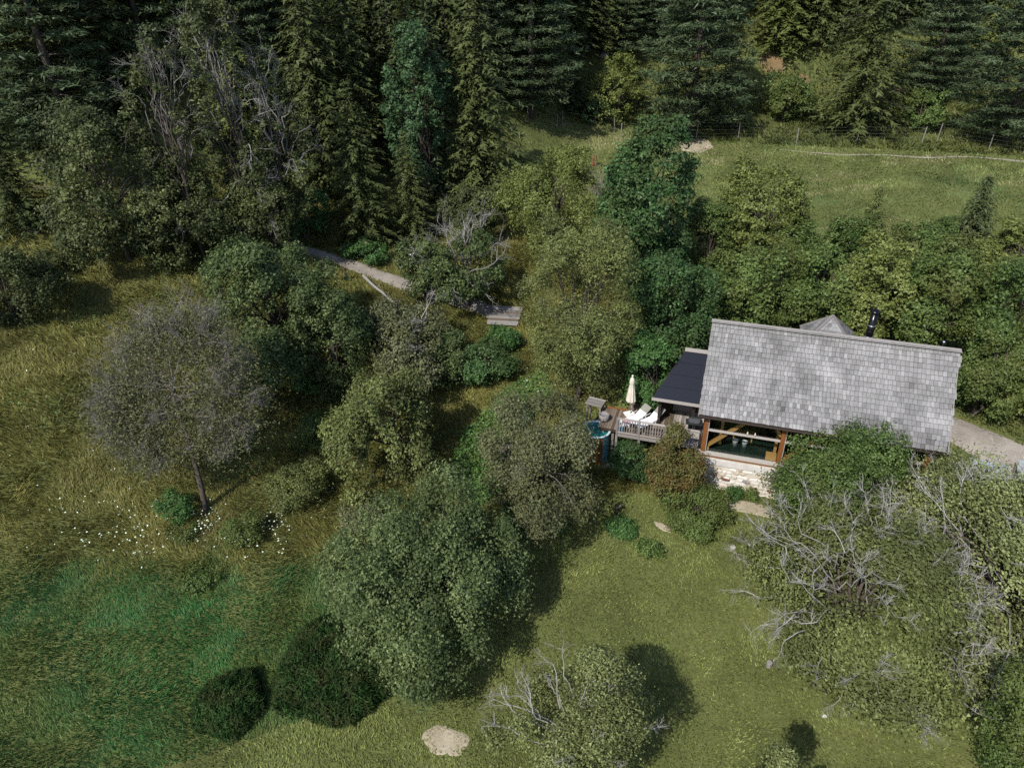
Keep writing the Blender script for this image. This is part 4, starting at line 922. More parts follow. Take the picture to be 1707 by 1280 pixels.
def conifer(key, name, label, px=None, h=None, R=None, xy=None, group=None, cat='tree', rz=None, top=None):
    me, tr, h0, R0 = CON[key]
    if xy is None: xy = hit(*px)[:2]
    g = gz(*xy)
    if top is not None:                       # reach up to where its tip shows
        lo, hi = .5, 40
        for _ in range(24):
            h = (lo + hi) / 2
            if proj((xy[0], xy[1], g + h))[1] > top: lo = h
            else: hi = h
    R = R or R0 * h / h0
    o = empty(name, (xy[0], xy[1], g - .1), random.random() * 6.28 if rz is None else rz); o.scale = (R / R0, R / R0, h / h0); tag(o, label, cat, group)
    link('crown', me, None, o); link('trunk', tr, None, o)
    PLACED.append((name, label, round(xy[0], 1), round(xy[1], 1), round(R, 1), round(h, 1), 0)); return o
# ------------------------------------------------------------------ trees and shrubs near the lawn
T = tree
T('round_tree', 'large round grey-green fruit tree casting its shadow on the lawn', 'tree', (548, 868, 795, 1140), 'apple', 84000, hfix=6.6, seed=21, zlow=.4, K=50, gaps=.4, lobe=.28, vary=.8, clump=.19, hollow=.3, leaf=.118)
mound('juniper', 'large dark mounded juniper bush under the round fruit tree', (566, 1118), 2.5, 2.1, 'juniper', 34000, 22)
mound('juniper', 'smaller dark juniper ball standing apart in the grass', (386, 1178), 1.42, 1.3, 'juniper', 15000, 23, .15)
T('pear_tree', 'yellowish fruit tree with pale bare twigs beside the sandy bare patch', 'tree', (800, 1100, 1090, 1350), 'apple_light', 1.3, hfix=5.5, seed=24, zlow=1.0, K=20, gaps=.45, lobe=.28, dead=dict(mat='lichen_bark', n=24, L=.9, rad=.02, lev=3, kids=4, start=.72), leaf=.10)
T('young_tree', 'yellowish treetop rising beside the shadow on the open lawn', 'tree', (1240, 1370, 1245, 1400), 'apple_light', 1.2, seed=25, zlow=1.2, K=10, gaps=.35, leaf=.10)
T('apple_tree', 'old apple tree with bleached bare twigs in front of the cabin', 'tree', (1250, 1620, 818, 1170), 'olive', 74000, hfix=5.6, seed=26, zlow=.5, K=40, gaps=.42, lobe=.28, vary=.8, hollow=.3, clump=.30, dead=dict(n=110, L=.9, rad=.019, lev=2, kids=6, start=.9, mat='lichen_bark'), leaf=.128)
T('apple_tree', 'old apple tree with pale twigs beside the corrugated shelters', 'tree', (1505, 1900, 762, 1150), 'apple_light', 70000, hfix=5.6, seed=27, zlow=.5, K=40, gaps=.42, lobe=.28, vary=.8, hollow=.3, clump=.30, dead=dict(n=80, L=.9, rad=.019, lev=2, kids=6, start=.9, mat='lichen_bark'), leaf=.128)
T('leafy_tree', 'deep green leafy sapling over the shaded lawn corner', 'tree', (1655, 1800, 1060, 1320), 'hazel', 1.2, seed=28, zlow=1.2, K=14, gaps=.3, leaf=.10)
T('leafy_tree', 'dense deep green tree hiding the middle of the cabin front', 'tree', (1280, 1505, 690, 890), 'hazel', 1.6, seed=29, zlow=.3, K=20, leaf=.125)
T('shrub', 'russet leaved shrub in front of the deck railing', 'shrub', (1072, 1172, 712, 838), 'russet', 1.5, seed=30, zlow=0, K=14, leaf=.11, multi=3)
T('shrub', 'deep green shrub beneath the deck railing', 'shrub', (1020, 1088, 730, 808), 'maple', 1.6, seed=31, zlow=0, K=12, leaf=.11, multi=3)
T('shrub', 'spreading green shrub at the lawn edge below the stone base', 'shrub', (1100, 1228, 798, 892), 'hazel', 1.5, seed=32, zlow=0, K=14, leaf=.11, multi=3)
T('small_plant', 'leafy clump beside the leaning garden post', 'plant', (1005, 1066, 858, 898), 'fresh', 1.6, seed=33, zlow=0, K=8, leaf=.10, trunk=False, lobe=.5)
T('small_plant', 'low leafy clump alone on the lawn', 'plant', (1058, 1102, 893, 928), 'hazel', 1.6, seed=34, zlow=0, K=8, leaf=.10, trunk=False, lobe=.5)
T('small_plant', 'bright green cushion plant below the stone base', 'plant', (1208, 1240, 808, 834), 'fresh', 1.8, seed=35, zlow=0, K=8, leaf=.08, trunk=False, lobe=.5)
T('small_plant', 'small grey-green plant on the bare soil by the stone base', 'plant', (1240, 1264, 810, 834), 'hazel', 1.5, seed=36, zlow=0, K=6, leaf=.09, trunk=False, lobe=.5)
T('small_plant', 'tiny spiky plant behind the row of edging stones', 'plant', (1216, 1238, 886, 910), 'olive', 1.4, seed=136, zlow=0, K=6, leaf=.12, trunk=False, lobe=.5, width=.3)
T('plum_tree', 'brownish leaved tree standing beside the hot tub', 'tree', (805, 1002, 652, 875), 'brownish', 1.2, hfix=6.0, seed=37, zlow=.4, K=30, gaps=.5, lobe=.26, vary=1.35, leaf=.115, dead=dict(n=10, L=1.0, rad=.02, lev=2, kids=4, start=.6, mat='dead_dim'))
T('shrub', 'deep green shrub in the shade under the brownish tree', 'shrub', (838, 935, 825, 905), 'maple', 1.5, seed=38, zlow=0, K=10, leaf=.11, trunk=False)
T('willow_tree', 'tall pale olive tree with drooping leaf masses behind the hot tub', 'tree', (862, 1068, 383, 672), 'olive', 1.9, seed=39, zlow=.5, K=40, lobe=.30, vary=.9, gaps=.2, leaf=.16, width=.45)
T('maple_tree', 'dark green tree between the tall olive tree and the cabin roof', 'tree', (1045, 1195, 415, 610), 'maple', 1.6, seed=40, zlow=.5, K=16, leaf=.18)
T('shrub', 'bright green bush leaning over the porch roof', 'shrub', None, 'fresh', 1.6, seed=41, zlow=0, K=14, leaf=.15, multi=3, fixed=(*H2W(-2.95, 4.75), 1.8, 5.0))
T('maple_tree', 'tall dark green maple rising above the thicket into the far meadow', 'tree', (1003, 1175, 190, 480), 'maple', 1.6, seed=42, zlow=1.0, K=24, lobe=.33, leaf=.24)
T('leafy_tree', 'yellowish green tree below the red marker posts', 'tree', (832, 1012, 238, 425), 'yellowgreen', 1.3, seed=43, zlow=.6, K=18, leaf=.22, gaps=.35, width=.5)
T('leafy_tree', 'grey leaved tree with bleached twigs beside the dirt path', 'tree', (715, 842, 383, 505), 'apple', 1.1, hfix=5.5, seed=44, zlow=.6, K=18, leaf=.19, gaps=.4, dead=dict(n=16, L=1.8, rad=.04, lev=3, kids=4, start=.6))
T('leafy_tree', 'small grey leaved tree behind the white garden chair', 'tree', (655, 752, 388, 500), 'apple', 1.1, seed=45, zlow=.4, K=12, leaf=.19, gaps=.35, dead=dict(n=6, L=1.0, rad=.03, lev=2, kids=4, start=.6))
T('leafy_tree', 'grey-green tree at the lower end of the fallen trunk', 'tree', (600, 765, 490, 655), 'brownish', 1.2, hfix=4.6, seed=46, zlow=.4, K=16, leaf=.16, gaps=.4, dead=dict(n=8, L=1.2, rad=.03, lev=3, kids=3, start=.6))
T('leafy_tree', 'olive tree sloping down into the meadow above the round fruit tree', 'tree', (562, 738, 600, 835), 'olive', 1.15, hfix=6.0, seed=47, zlow=.2, K=28, lobe=.27, vary=1.35, leaf=.14, gaps=.4)
T('shrub', 'grey-green bush beside the lower end of the footbridge', 'shrub', (690, 790, 548, 640), 'apple', 1.3, seed=148, zlow=0, K=14, leaf=.15, multi=3, gaps=.4)
T('shrub', 'bright leafy bush against the front edge of the footbridge', 'shrub', (795, 872, 540, 590), 'fresh', 1.3, seed=149, zlow=0, K=12, leaf=.15, multi=3, gaps=.4)
T('shrub', 'dark green bush in the hollow below the footbridge', 'shrub', (755, 862, 565, 640), 'maple', 1.4, seed=48, zlow=0, K=12, leaf=.15, multi=3)
T('leafy_tree', 'large grey-green tree at the lower edge of the forest', 'tree', (352, 545, 372, 650), 'apple', 1.4, hfix=9.0, seed=49, zlow=.3, K=22, leaf=.17, gaps=.35, lobe=.36)
T('leafy_tree', 'bushy dark green tree below the dirt path logs', 'tree', (488, 622, 462, 655), 'apple', 1.3, seed=50, zlow=.2, K=16, leaf=.16, gaps=.35)
T('shrub', 'small bright green bush in the shade by the grey-green trees', 'shrub', (486, 542, 612, 660), 'fresh', 1.5, seed=51, zlow=0, K=8, leaf=.15, trunk=False)
T('shrub', 'dark bush at the meadow edge with its shadow on the long grass', 'shrub', (-75, 92, 408, 545), 'forest_leaf', 1.4, seed=52, zlow=0, K=14, leaf=.17, multi=3)
T('shrub', 'low grey-green bush on the bank beside the dark bush', 'shrub', (62, 132, 402, 455), 'forest_leaf', 1.3, seed=53, zlow=0, K=10, leaf=.17, multi=2)
for k, (bx, lab, mt) in enumerate((((265, 320, 815, 868), 'bright green weed clump at the foot of the bare leaning trunk', 'fresh'), ((362, 440, 845, 905), 'olive weed clump among the white wildflowers', 'hazel'),
        ((275, 335, 868, 905), 'grey-green weed clump among the white wildflowers', 'hazel'), ((440, 545, 770, 850), 'broad weed clump in the meadow below the olive tree', 'olive'),
        ((480, 570, 690, 760), 'bushy weed clump between meadow and olive tree', 'hazel'), ((300, 380, 940, 985), 'low dark weed clump at the edge of the lush grass', 'hazel'), ((560, 640, 830, 890), 'weed clump at the upper edge of the round fruit tree', 'brownish'))):
    T('weed_clump', lab, 'plant', bx, mt, 1.3, seed=60 + k, zlow=0, K=9, leaf=.10, trunk=False, lobe=.5, gaps=.4)
# the dying tree with the long bare trunk
r = np.random.RandomState(77); p = hit(343, 852); top = None
o = empty('dying_tree', (p[0], p[1], p[2] - .05)); tag(o, 'half dead tree with long bare leaning trunk and grey twiggy crown in the meadow', 'tree')
d0 = ray(287, 640); tt_ = (p[1] + 1.2) / d0[1]; tip = CO + d0 * tt_ - p          # trunk top, leaning slightly uphill
mb = MB(); pts = [np.array([0, 0, -.3])] + [tip * t + np.array([.10 * math.sin(t * 5), 0, 0]) for t in np.linspace(0, 1, 7)]
mb.tube(pts, [.17, .15, .14, .13, .12, .105, .09, .07], 8); link('trunk', mb.mesh('trunk', True), M['bark'], o)
hh = np.linalg.norm(tip); mb = MB()
sc_ = np.linalg.norm(p - CO) / FPX
def off(dx, dy): return .76 * (RV * dx * sc_ + UV * -dy * sc_)
cl = [((-85, -40), 1.2), ((-45, -75), 1.2), ((-10, -95), 1.2), ((35, -85), 1.2), ((70, -60), 1.1), ((110, 55), 1.0), ((85, -5), 1.0), ((-85, 50), 1.2), ((-105, 90), 1.0), ((-60, 115), .9), ((105, 95), .9), ((-45, 5), 1.1), ((20, -35), 1.1), ((-100, 5), 1.0), ((-95, 135), .9), ((-45, 150), .9), ((45, 80), 1.0), ((60, 30), 1.0), ((-15, 75), 1.0), ((60, 135), .8), ((-130, 60), .9)]
cents = []
for (dx, dy), L in cl:
    c = tip + off(dx, dy) + np.array([0, r.uniform(.5, 1.5), 0]); cents.append(c); a = tip * r.uniform(.78, 1.0)
    for l in (limb(a, c, r),): mb.tube(l, [.034 - .02 * i / 5 for i in range(6)], 5, cap=False, var=.2)
    for k in range(16): twigs(mb, r, c + r.normal(0, .3, 3), unit(c - tip * .8) + r.normal(0, .8, 3), L * r.uniform(.6, 1.15), .026, 2, .6, 7, .2, -.03)
link('bare_branches', mb.mesh('bare_branches'), M['dead_dim'], o)
ci = r.choice(len(cents), 40000); C = np.array(cents)[ci]; P = C + r.normal(size=(40000, 3)) * np.array([.75, .75, .55]); ok = P[:, 2] + p[2] > ground(P[:, 0] + p[0], P[:, 1] + p[1]) + .3
link('crown', leaves_mesh('crown', P[ok], r.normal(size=(ok.sum(), 3)) + np.array([0, 0, .8]), .125 * r.uniform(.7, 1.3, ok.sum()), r.normal(.45, .18, ok.sum()), r, .5), M['brownish'], o)
# ------------------------------------------------------------------ hazel thicket behind the cabin
G = 'hazel thicket behind the cabin'
hz = [((1180, 1330, 398, 575), 'hazel', 'hazel bush directly behind the upper corner of the cabin ridge', None),
      ((1295, 1440, 392, 575), 'hazel', 'hazel bush behind the cabin between ridge corner and dormer', None),
      ((1395, 1535, 395, 590), 'yellowgreen', 'yellow tinged hazel bush behind the dormer and stove pipe', None),
      ((1495, 1640, 400, 615), 'hazel', 'hazel bush behind the vent end of the cabin ridge', None),
      ((1600, 1760, 425, 640), 'yellowgreen', 'yellow tinged hazel bush above the gravel drive', 0),
      ((1590, 1715, 520, 705), 'maple', 'dark hazel bush touching the gable end of the shingle roof', 1),
      ((1670, 1800, 570, 715), 'hazel', 'low hazel bush on the verge of the gravel drive', 2),
      ((1240, 1375, 345, 470), 'olive', 'pale hazel bush between the thicket and the yellowish tree', 1),
      ((1365, 1480, 352, 480), 'hazel', 'hazel bush at the foot of the small conical fir', 3),
      ((1465, 1590, 360, 490), 'maple', 'deep green hazel bush beside the dark little spruce', 0),
      ((1625, 1770, 360, 500), 'yellowgreen', 'yellow tinged hazel bush at the meadow edge past the dark little spruce', 2),
      ((1130, 1235, 330, 470), 'hazel', 'hazel bush between the tall maple and the yellowish tree', 3),
      ((1110, 1215, 440, 540), 'maple', 'dark hazel bush beside the porch ridge board', 1)]
labs = [q_[2] for q_ in hz]
for k, (bx, mt, lab, shr) in enumerate(hz):
    T('hazel_bush', lab, 'bush', bx, mt, 1.4, seed=80 + k, zlow=0, K=18, leaf=.185, multi=4, lobe=.36, group=G, share=None if shr is None else labs[shr], width=.8, gaps=.3)
T('leafy_tree', 'bright yellowish tree standing up against the far meadow', 'tree', (1192, 1352, 268, 445), 'yellowgreen', 1.4, seed=95, zlow=.5, K=18, leaf=.22)
# ------------------------------------------------------------------ conifers
for k in range(3): conifer_proto('spruce%d' % k, spruce_mesh, ('spruce', 'dark_spruce', 'spruce')[k], 'bark', h=18.0, R=(3.6, 3.2, 4.4)[k], n_lev=42, droop=(.35, .5, .3)[k])
conifer_proto('larch0', spruce_mesh, 'larch', 'bark', h=18.0, R=3.4, n_lev=36, droop=.75, spray=.5)
for k in range(2): conifer_proto('pine%d' % k, pine_mesh, 'pine', 'bark', h=17.0, R=(4.6, 4.2)[k], n_lev=(17, 15)[k])
conifer_proto('small0', spruce_mesh, 'dark_spruce', 'bark', h=5.0, R=1.7, n_lev=26, droop=.3, spray=.30, dens=1.6)
conifer_proto('small1', spruce_mesh, 'larch', 'bark', h=5.0, R=1.5, n_lev=26, droop=.2, spray=.30, dens=1.6)
conifer('small0', 'spruce_tree', 'dark little spruce in the thicket beside the far meadow', px=(1602, 440), top=288, R=2.0)
conifer('small1', 'fir_tree', 'small conical fir between hazel bushes before the far meadow', px=(1438, 430), top=305, R=1.35)
conifer('pine0', 'pine_tree', 'broad bluish pine with layered boughs at the fence above the bare soil patch', px=(1150, 226), h=21, R=6.3)
conifer('larch0', 'larch_tree', 'drooping yellow-green larch above the reddish soil', px=(1300, 85), h=15, R=4.6)
conifer('spruce2', 'spruce_tree', 'wide dark spruce standing on the far meadow fence', px=(1420, 222), h=21, R=6.3)
conifer('pine1', 'pine_tree', 'pine with reddish trunk behind the wide dark spruce', px=(1548, 165), h=17, R=4.6)
conifer('pine0', 'pine_tree', 'dark bluish pine at the right end of the meadow fence'.replace('right ', 'downhill '), px=(1672, 240), h=19, R=6.0)
conifer('larch0', 'larch_tree', 'bright larch behind the dark bluish fence-end pine', px=(1640, 120), h=15, R=3.4)
conifer('pine1', 'pine_tree', 'bluish pine with flat boughs rising above the yellow grass corner', px=(885, 195), h=18, R=5.2)
conifer('spruce1', 'spruce_tree', 'short dark spruce between the bluish pine and the pale boulder', px=(955, 188), top=75, R=2.6)
conifer('spruce0', 'spruce_tree', 'tall spruce with hanging branches at the corner of the yellow grass', px=(805, 345), h=20, R=4.9)
conifer('spruce1', 'spruce_tree', 'slender spruce next to the tall hanging spruce', px=(735, 350), h=18, R=3.6)
conifer('spruce2', 'spruce_tree', 'spruce with pointed tip showing above the dirt path', px=(610, 408), top=130, R=3.6)
conifer('spruce0', 'spruce_tree', 'olive spruce behind the pointed path spruce', px=(545, 330), h=20, R=4.0)
conifer('spruce2', 'spruce_tree', 'spruce filling the gap above the small grey leaved tree', px=(690, 400), top=215, R=2.6)
conifer('spruce1', 'spruce_tree', 'dim spruce at the forest foot by the bleached branch', px=(45, 385), top=130, R=3.0)
conifer('pine1', 'pine_tree', 'pine with orange upper trunk in the deep forest', px=(262, 165), h=19, R=3.6)
conifer('pine0', 'pine_tree', 'dark pine with shelving boughs above the forest edge', px=(140, 285), h=18, R=5.6)
T('leafy_tree', 'bluish green broadleaf tree among the spruces', 'tree', (638, 748, 50, 335), 'teal_leaf', 1.3, seed=101, zlow=2.0, K=20, leaf=.25, gaps=.35, lobe=.36, width=.8)
for k, (bx, lab) in enumerate((((238, 352, 70, 425), 'slim half dead tree with pale twigs beside the dark shelving pine'), ((328, 445, 15, 425), 'tallest half dead tree with pale twigs around the white birch stem'), ((415, 515, 95, 420), 'slim half dead tree with pale twigs above the path entrance'))):
    T('dying_tree', lab, 'tree', bx, 'forest_leaf', .95, seed=140 + k, zlow=1.0, K=30, leaf=.20, gaps=.5, lobe=.26, vary=1.3, dead=dict(n=38, L=1.25, rad=.026, lev=3, kids=4, start=.8, mat='dead_bark'))
T('leafy_tree', 'olive broadleaf tree leaning out of the forest edge', 'tree', (65, 285, 185, 430), 'forest_leaf', 1.2, seed=103, zlow=.5, K=22, leaf=.21, gaps=.4, lobe=.35, dead=dict(n=10, L=1.6, rad=.03, lev=3, kids=3, start=.6, mat='dead_dim'))
T('leafy_tree', 'low olive tree with bare twigs beside the path entrance', 'tree', (370, 520, 285, 435), 'forest_leaf', 1.0, seed=104, zlow=.4, K=16, leaf=.19, gaps=.45, dead=dict(n=16, L=1.6, rad=.035, lev=3, kids=4, start=.55, mat='dead_bark'))
T('leafy_tree', 'dense olive tree under the dying twiggy tree', 'tree', (215, 375, 270, 440), 'forest_leaf', 1.3, seed=105, zlow=.3, K=18, leaf=.19, gaps=.35)
T('shrub', 'bright green bush in the sun at the start of the path', 'shrub', (455, 550, 305, 400), 'fresh', 1.1, seed=106, zlow=0, K=12, leaf=.19, gaps=.4, multi=3)
T('shrub', 'green bush on the verge above the dirt path', 'shrub', (560, 650, 395, 440), 'fresh', 1.2, seed=107, zlow=0, K=10, leaf=.17, gaps=.3, multi=3)
T('shrub', 'olive bush under the spruces beside the grey path tree', 'shrub', (735, 835, 310, 410), 'forest_leaf', 1.3, seed=108, zlow=0, K=12, leaf=.19, gaps=.35, multi=3)
T('shrub', 'yellowish bush on the slope beside the layered pine', 'shrub', (985, 1085, 98, 205), 'yellowgreen', 1.2, seed=109, zlow=0, K=14, leaf=.26, gaps=.35, multi=3)
T('shrub', 'dark bush at the foot of the yellowish slope bush', 'shrub', (965, 1020, 150, 205), 'teal_leaf', 1.2, seed=110, zlow=0, K=10, leaf=.26, gaps=.35, multi=3)
T('shrub', 'leafy bush on the slope below the reddish soil', 'shrub', (1265, 1370, 125, 200), 'hazel', 1.2, seed=111, zlow=0, K=12, leaf=.27, gaps=.35, multi=3)
T('shrub', 'low scrub bush on the bank beside the wide dark spruce', 'shrub', (1180, 1260, 150, 215), 'olive', 1.1, seed=112, zlow=0, K=10, leaf=.27, gaps=.4, multi=3, share=None)
T('shrub', 'low scrub bush on the bank between the two fence pines', 'shrub', (1490, 1590, 150, 215), 'hazel', 1.1, seed=113, zlow=0, K=12, leaf=.27, gaps=.4, multi=3, share='leafy bush on the slope below the reddish soil')
# a bleached heap of brushwood beside the dark spruces
r = np.random.RandomState(5); p = hit(853, 325); o = empty('brushwood', (p[0], p[1], p[2])); tag(o, 'bleached dead bush of arching twigs at the foot of the tall spruces', 'dead bush')
mb = MB()
for k in range(26):
    a = r.rand() * 6.28; twigs(mb, r, (r.normal(0, .25), r.normal(0, .25), 0), (math.cos(a) * .6, math.sin(a) * .6, 1.0), r.uniform(1.4, 2.4), .03, 2, .5, 4, .2, -.14)
link('twigs', mb.mesh('twigs'), M['dead_bark'], o)
p = hit(1002, 330); o = empty('brushwood', (p[0], p[1], p[2])); tag(o, 'grey dead bush between the yellowish tree and the tall maple', 'dead bush'); mb = MB()
for k in range(20):
    a = r.rand() * 6.28; twigs(mb, r, (r.normal(0, .25), r.normal(0, .25), 0), (math.cos(a) * .5, math.sin(a) * .5, 1.0), r.uniform(1.4, 2.6), .03, 2, .5, 4, .2, -.08)
link('twigs', mb.mesh('twigs'), M['dead_dim'], o)
# birch with a bare white stem
p = hit(395, 200); o = empty('birch_tree', (p[0], p[1], p[2])); tag(o, 'thin white birch stem rising out of the twiggy forest trees', 'tree'); mb = MB()
mb.tube([(0, 0, -.3), (.2, 0, 5), (-.2, 0, 10), (-.7, 0, 16)], [.16, .13, .1, .05], 7); link('trunk', mb.mesh('trunk', True), M['birch_bark'], o)
P, N, var, _l = crown_points(r, 1.6, 4.0, 12.5, 2500, K=12, clump=.25, gaps=.5); link('crown', leaves_mesh('crown', P, N, .22 * r.uniform(.7, 1.3, len(P)), var, r), M['forest_leaf'], o)
# the forest on the hill: rows up the slope
r = np.random.RandomState(31); GF = 'conifers of the hillside forest'; n_f = 0
keep = [(q_[2], q_[3]) for q_ in PLACED]
for y in np.arange(54, 135, 3.7):
    for x in np.arange(-62, 72, 4.2):
        xx, yy = x + r.uniform(-1.7, 1.7) + (y % 8) * .3, y + r.uniform(-1.6, 1.6)
        foot = np.interp(xx, [-60, -30, -12, 0, 8, 16, 60], [50, 53, 62, 72, 84, 89, 93])
        gap = 3 if xx < -4 else (6 if xx < 6 else 9)
        if yy < foot + gap or yy > foot + 48: continue
        px, py = proj((xx, yy, gz(xx, yy)))
        if px < -180 or px > 1890 or py < -45: continue
        if min((xx - a) ** 2 + (yy - b2) ** 2 for a, b2 in keep) < 7: continue
        if 25 < xx < 33 and yy < foot + 14: continue
        u = r.rand()
        key, nm, lb = (('spruce%d' % r.randint(3), 'spruce_tree', 'dark spruce within the rows of the hillside forest') if u < .66 else ('pine%d' % r.randint(2), 'pine_tree', 'pine within the rows of the hillside forest') if u < .9 else ('larch0', 'larch_tree', 'larch within the rows of the hillside forest'))
        h = r.uniform(13, 21); conifer(key, nm, lb, xy=(xx, yy), h=h, R=r.uniform(3.2, 4.8), group=GF + (' (%s)' % nm.split('_')[0])); n_f += 1
for k in range(900):                          # the closed stand higher on the bank past the far meadow
    if n_f > 150: break
    xx = r.uniform(6, 72); foot = np.interp(xx, [-60, -30, -12, 0, 8, 16, 60], [50, 53, 62, 72, 84, 89, 93]); yy = foot + r.uniform(7.5, 19)
    px, py = proj((xx, yy, gz(xx, yy)))
    if px > 1890 or py < -45 or (25 < xx < 32 and yy < foot + 11): continue
    if min((xx - q_[2]) ** 2 + (yy - q_[3]) ** 2 for q_ in PLACED) < 6.5: continue
    u = r.rand(); key, nm, lb = ('spruce%d' % r.randint(3), 'spruce_tree', 'dark spruce in the closed stand above the far meadow bank') if u < .6 else ('pine%d' % r.randint(2), 'pine_tree', 'pine in the closed stand above the far meadow bank')
    conifer(key, nm, lb, xy=(xx, yy), h=r.uniform(12, 20), R=r.uniform(3.2, 5.0), group='conifers above the far meadow (%s)' % nm.split('_')[0]); n_f += 1
print('forest', n_f)
# ------------------------------------------------------------------ grass and other ground cover
Z_LAWN = poly([(250, 1290), (690, 1140), (760, 1080), (860, 900), (940, 850), (1020, 820), (1245, 838), (1300, 880), (1560, 900), (1720, 850), (1900, 1000), (1960, 1400), (100, 1480)])
Z_LUSH = poly([(-150, 960), (60, 925), (330, 945), (520, 930), (600, 1000), (560, 1180), (380, 1240), (250, 1300), (100, 1480), (-260, 1480)])
Z_EMER = poly([(120, 1080), (200, 980), (330, 950), (450, 985), (450, 1080), (340, 1160), (330, 1230), (210, 1240), (150, 1180)])
Z_GREEN = poly([(745, 800), (775, 720), (845, 650), (905, 620), (925, 660), (850, 740), (840, 830), (790, 850)])
Z_FAR = poly([(870, 260), (870, 190), (1040, 190), (1060, 228), (1720, 262), (1850, 290), (1850, 470), (1180, 440), (960, 320)])
def jz(pl, x, y, a=1.6):
    return inside(pl, x + a * (fbm(x * .5, y * .5, 3) - .45) * 2 + r.normal(0, .35 * a, len(x)), y + a * (fbm(x * .5 + 40, y * .5, 3) - .45) * 2 + r.normal(0, .35 * a, len(x)))
def scatter(n, x0, x1, y0, y1, r): return r.uniform(x0, x1, n), r.uniform(y0, y1, n)
def blades(name, x, y, hgt, wid, lean, flow, mat, r, label, cat, tint=None):
    for pl, _ in BARE:
        ctr = pl.mean(0); s_ = r.uniform(.4, 1.06, len(x)) if len(pl) == 40 else np.ones(len(x)); jt = 0.0 if len(pl) == 40 else .22; k = ~inside(pl, ctr[0] + (x - ctr[0]) / s_ + r.normal(0, 1, len(x)) * jt, ctr[1] + (y - ctr[1]) / s_ + r.normal(0, 1, len(x)) * jt); x, y, hgt, wid = x[k], y[k], hgt[k], wid[k]
        if tint is not None: tint = tint[k]
    # nothing grows inside the cabin, porch or under the deck boards
    e_ = (x - HO[0]) * EV[0] + (y - HO[1]) * EV[1]; n_ = (x - HO[0]) * NV[0] + (y - HO[1]) * NV[1]
    k = ~((e_ > -5.2) & (e_ < 11) & (n_ > .15) & (n_ < 6.3)); x, y, hgt, wid = x[k], y[k], hgt[k], wid[k]
    if tint is not None: tint = tint[k]
    n = len(x); z = ground(x, y) - .01; a = r.rand(n) * 6.283
    fa = 6.283 * 1.4 * fbm(x * flow, y * flow, 3) + r.normal(0, .8, n); ln = lean * r.uniform(.5, 1.4, n) * hgt
    dx, dy = np.cos(a) * wid / 2, np.sin(a) * wid / 2
    B = np.stack([x, y, z], 1); W = np.stack([dx, dy, 0 * dx], 1); Tp = B + np.stack([np.cos(fa) * ln, np.sin(fa) * ln, hgt * r.uniform(.75, 1.2, n)], 1)
    V = np.stack([B - W, B + W, Tp], 1).reshape(-1, 3)
    var = .48 + r.normal(0, .25, n) + .5 * (fbm(x * .55, y * .55, 4) - .46) + (0 if tint is None else tint)
    o = link(name, mesh_np(name, V, np.arange(3 * n).reshape(n, 3), var=np.clip(var, 0, 1)), M[mat]); tag(o, label, cat, kind='stuff'); return o
r = np.random.RandomState(9)
# mown lawn
x, y = scatter(340000, -14, 30, 5, 33, r); k = jz(Z_LAWN, x, y, .5); x, y = x[k], y[k]
hh = .07 + .05 * fbm(x * .8, y * .8, 3) + .05 * r.rand(len(x)); blades('lawn_grass', x, y, hh, .04 + .025 * r.rand(len(x)), .8, .5, 'lawn_blade', r, 'short mown yellow-green grass of the lawn', 'grass')
# lush bluish grass
x, y = scatter(260000, -28, 0, 5, 27, r); k = jz(Z_LUSH, x, y) & ~inside(Z_LAWN, x, y); x, y = x[k], y[k]
em = jz(Z_EMER, x, y, 2.2)
for nm, kk, mt, lb in (('lush_grass', ~em, 'lush_blade', 'lush green grass below the flowering meadow'), ('emerald_grass', em, 'emerald_blade', 'vivid emerald patch of lush grass beside the small juniper')):
    xa, ya = x[kk], y[kk]; hh = .10 + .18 * fbm(xa * .5, ya * .5, 3); blades(nm, xa, ya, hh, .035 + .025 * r.rand(len(xa)), 1.0, .45, mt, r, lb, 'grass')
# long meadow grass
x, y = scatter(620000, -46, 8, 18, 62, r)
foot = np.interp(x, [-60, -30, -12, 0, 8], [50, 53, 62, 72, 84])
d = np.hypot(x, y); k = ~inside(Z_LAWN, x, y) & ~jz(Z_LUSH, x, y) & (y < foot + 3) & (r.rand(len(x)) < np.clip(34 / d, 0, 1) ** 1.3) & (np.abs(x) < .80 * y + 5) & ~inside(Z_FAR, x, y)
x, y = x[k], y[k]; g_ = inside(Z_GREEN, x, y); gx_, gy_ = x[g_], y[g_]; x, y = x[~g_], y[~g_]
sc2 = np.clip(np.hypot(x, y) / 34, .9, 1.8); hh = (.14 + .30 * fbm(x * .6, y * .6, 3)) * (.8 + .2 * sc2)
blades('meadow_grass', x, y, hh, (.036 + .026 * r.rand(len(x))) * sc2, 1.1, .45, 'tall_blade', r, 'long lodged yellow-brown grass of the sloping meadow', 'grass')
# nettles
n = 26000; gx_, gy_ = scatter(n * 3, -12, 8, 24, 46, r); k = inside(Z_GREEN, gx_, gy_); gx_, gy_ = gx_[k], gy_[k]; n = len(gx_)
P = np.stack([gx_, gy_, ground(gx_, gy_) + r.uniform(.05, .6, n) * (.5 + fbm(gx_ * .9, gy_ * .9, 2))], 1)
tag(link('nettles', leaves_mesh('nettles', P, np.array([0, 0, 1.0]) + .5 * r.normal(size=(n, 3)), .14 * r.uniform(.7, 1.3, n), r.normal(.5, .2, n) + .6 * (fbm(gx_ * .8, gy_ * .8) - .46), r, .7), M['nettle']), 'bright green bank of nettles between the trees and the hot tub', 'nettles', kind='stuff')
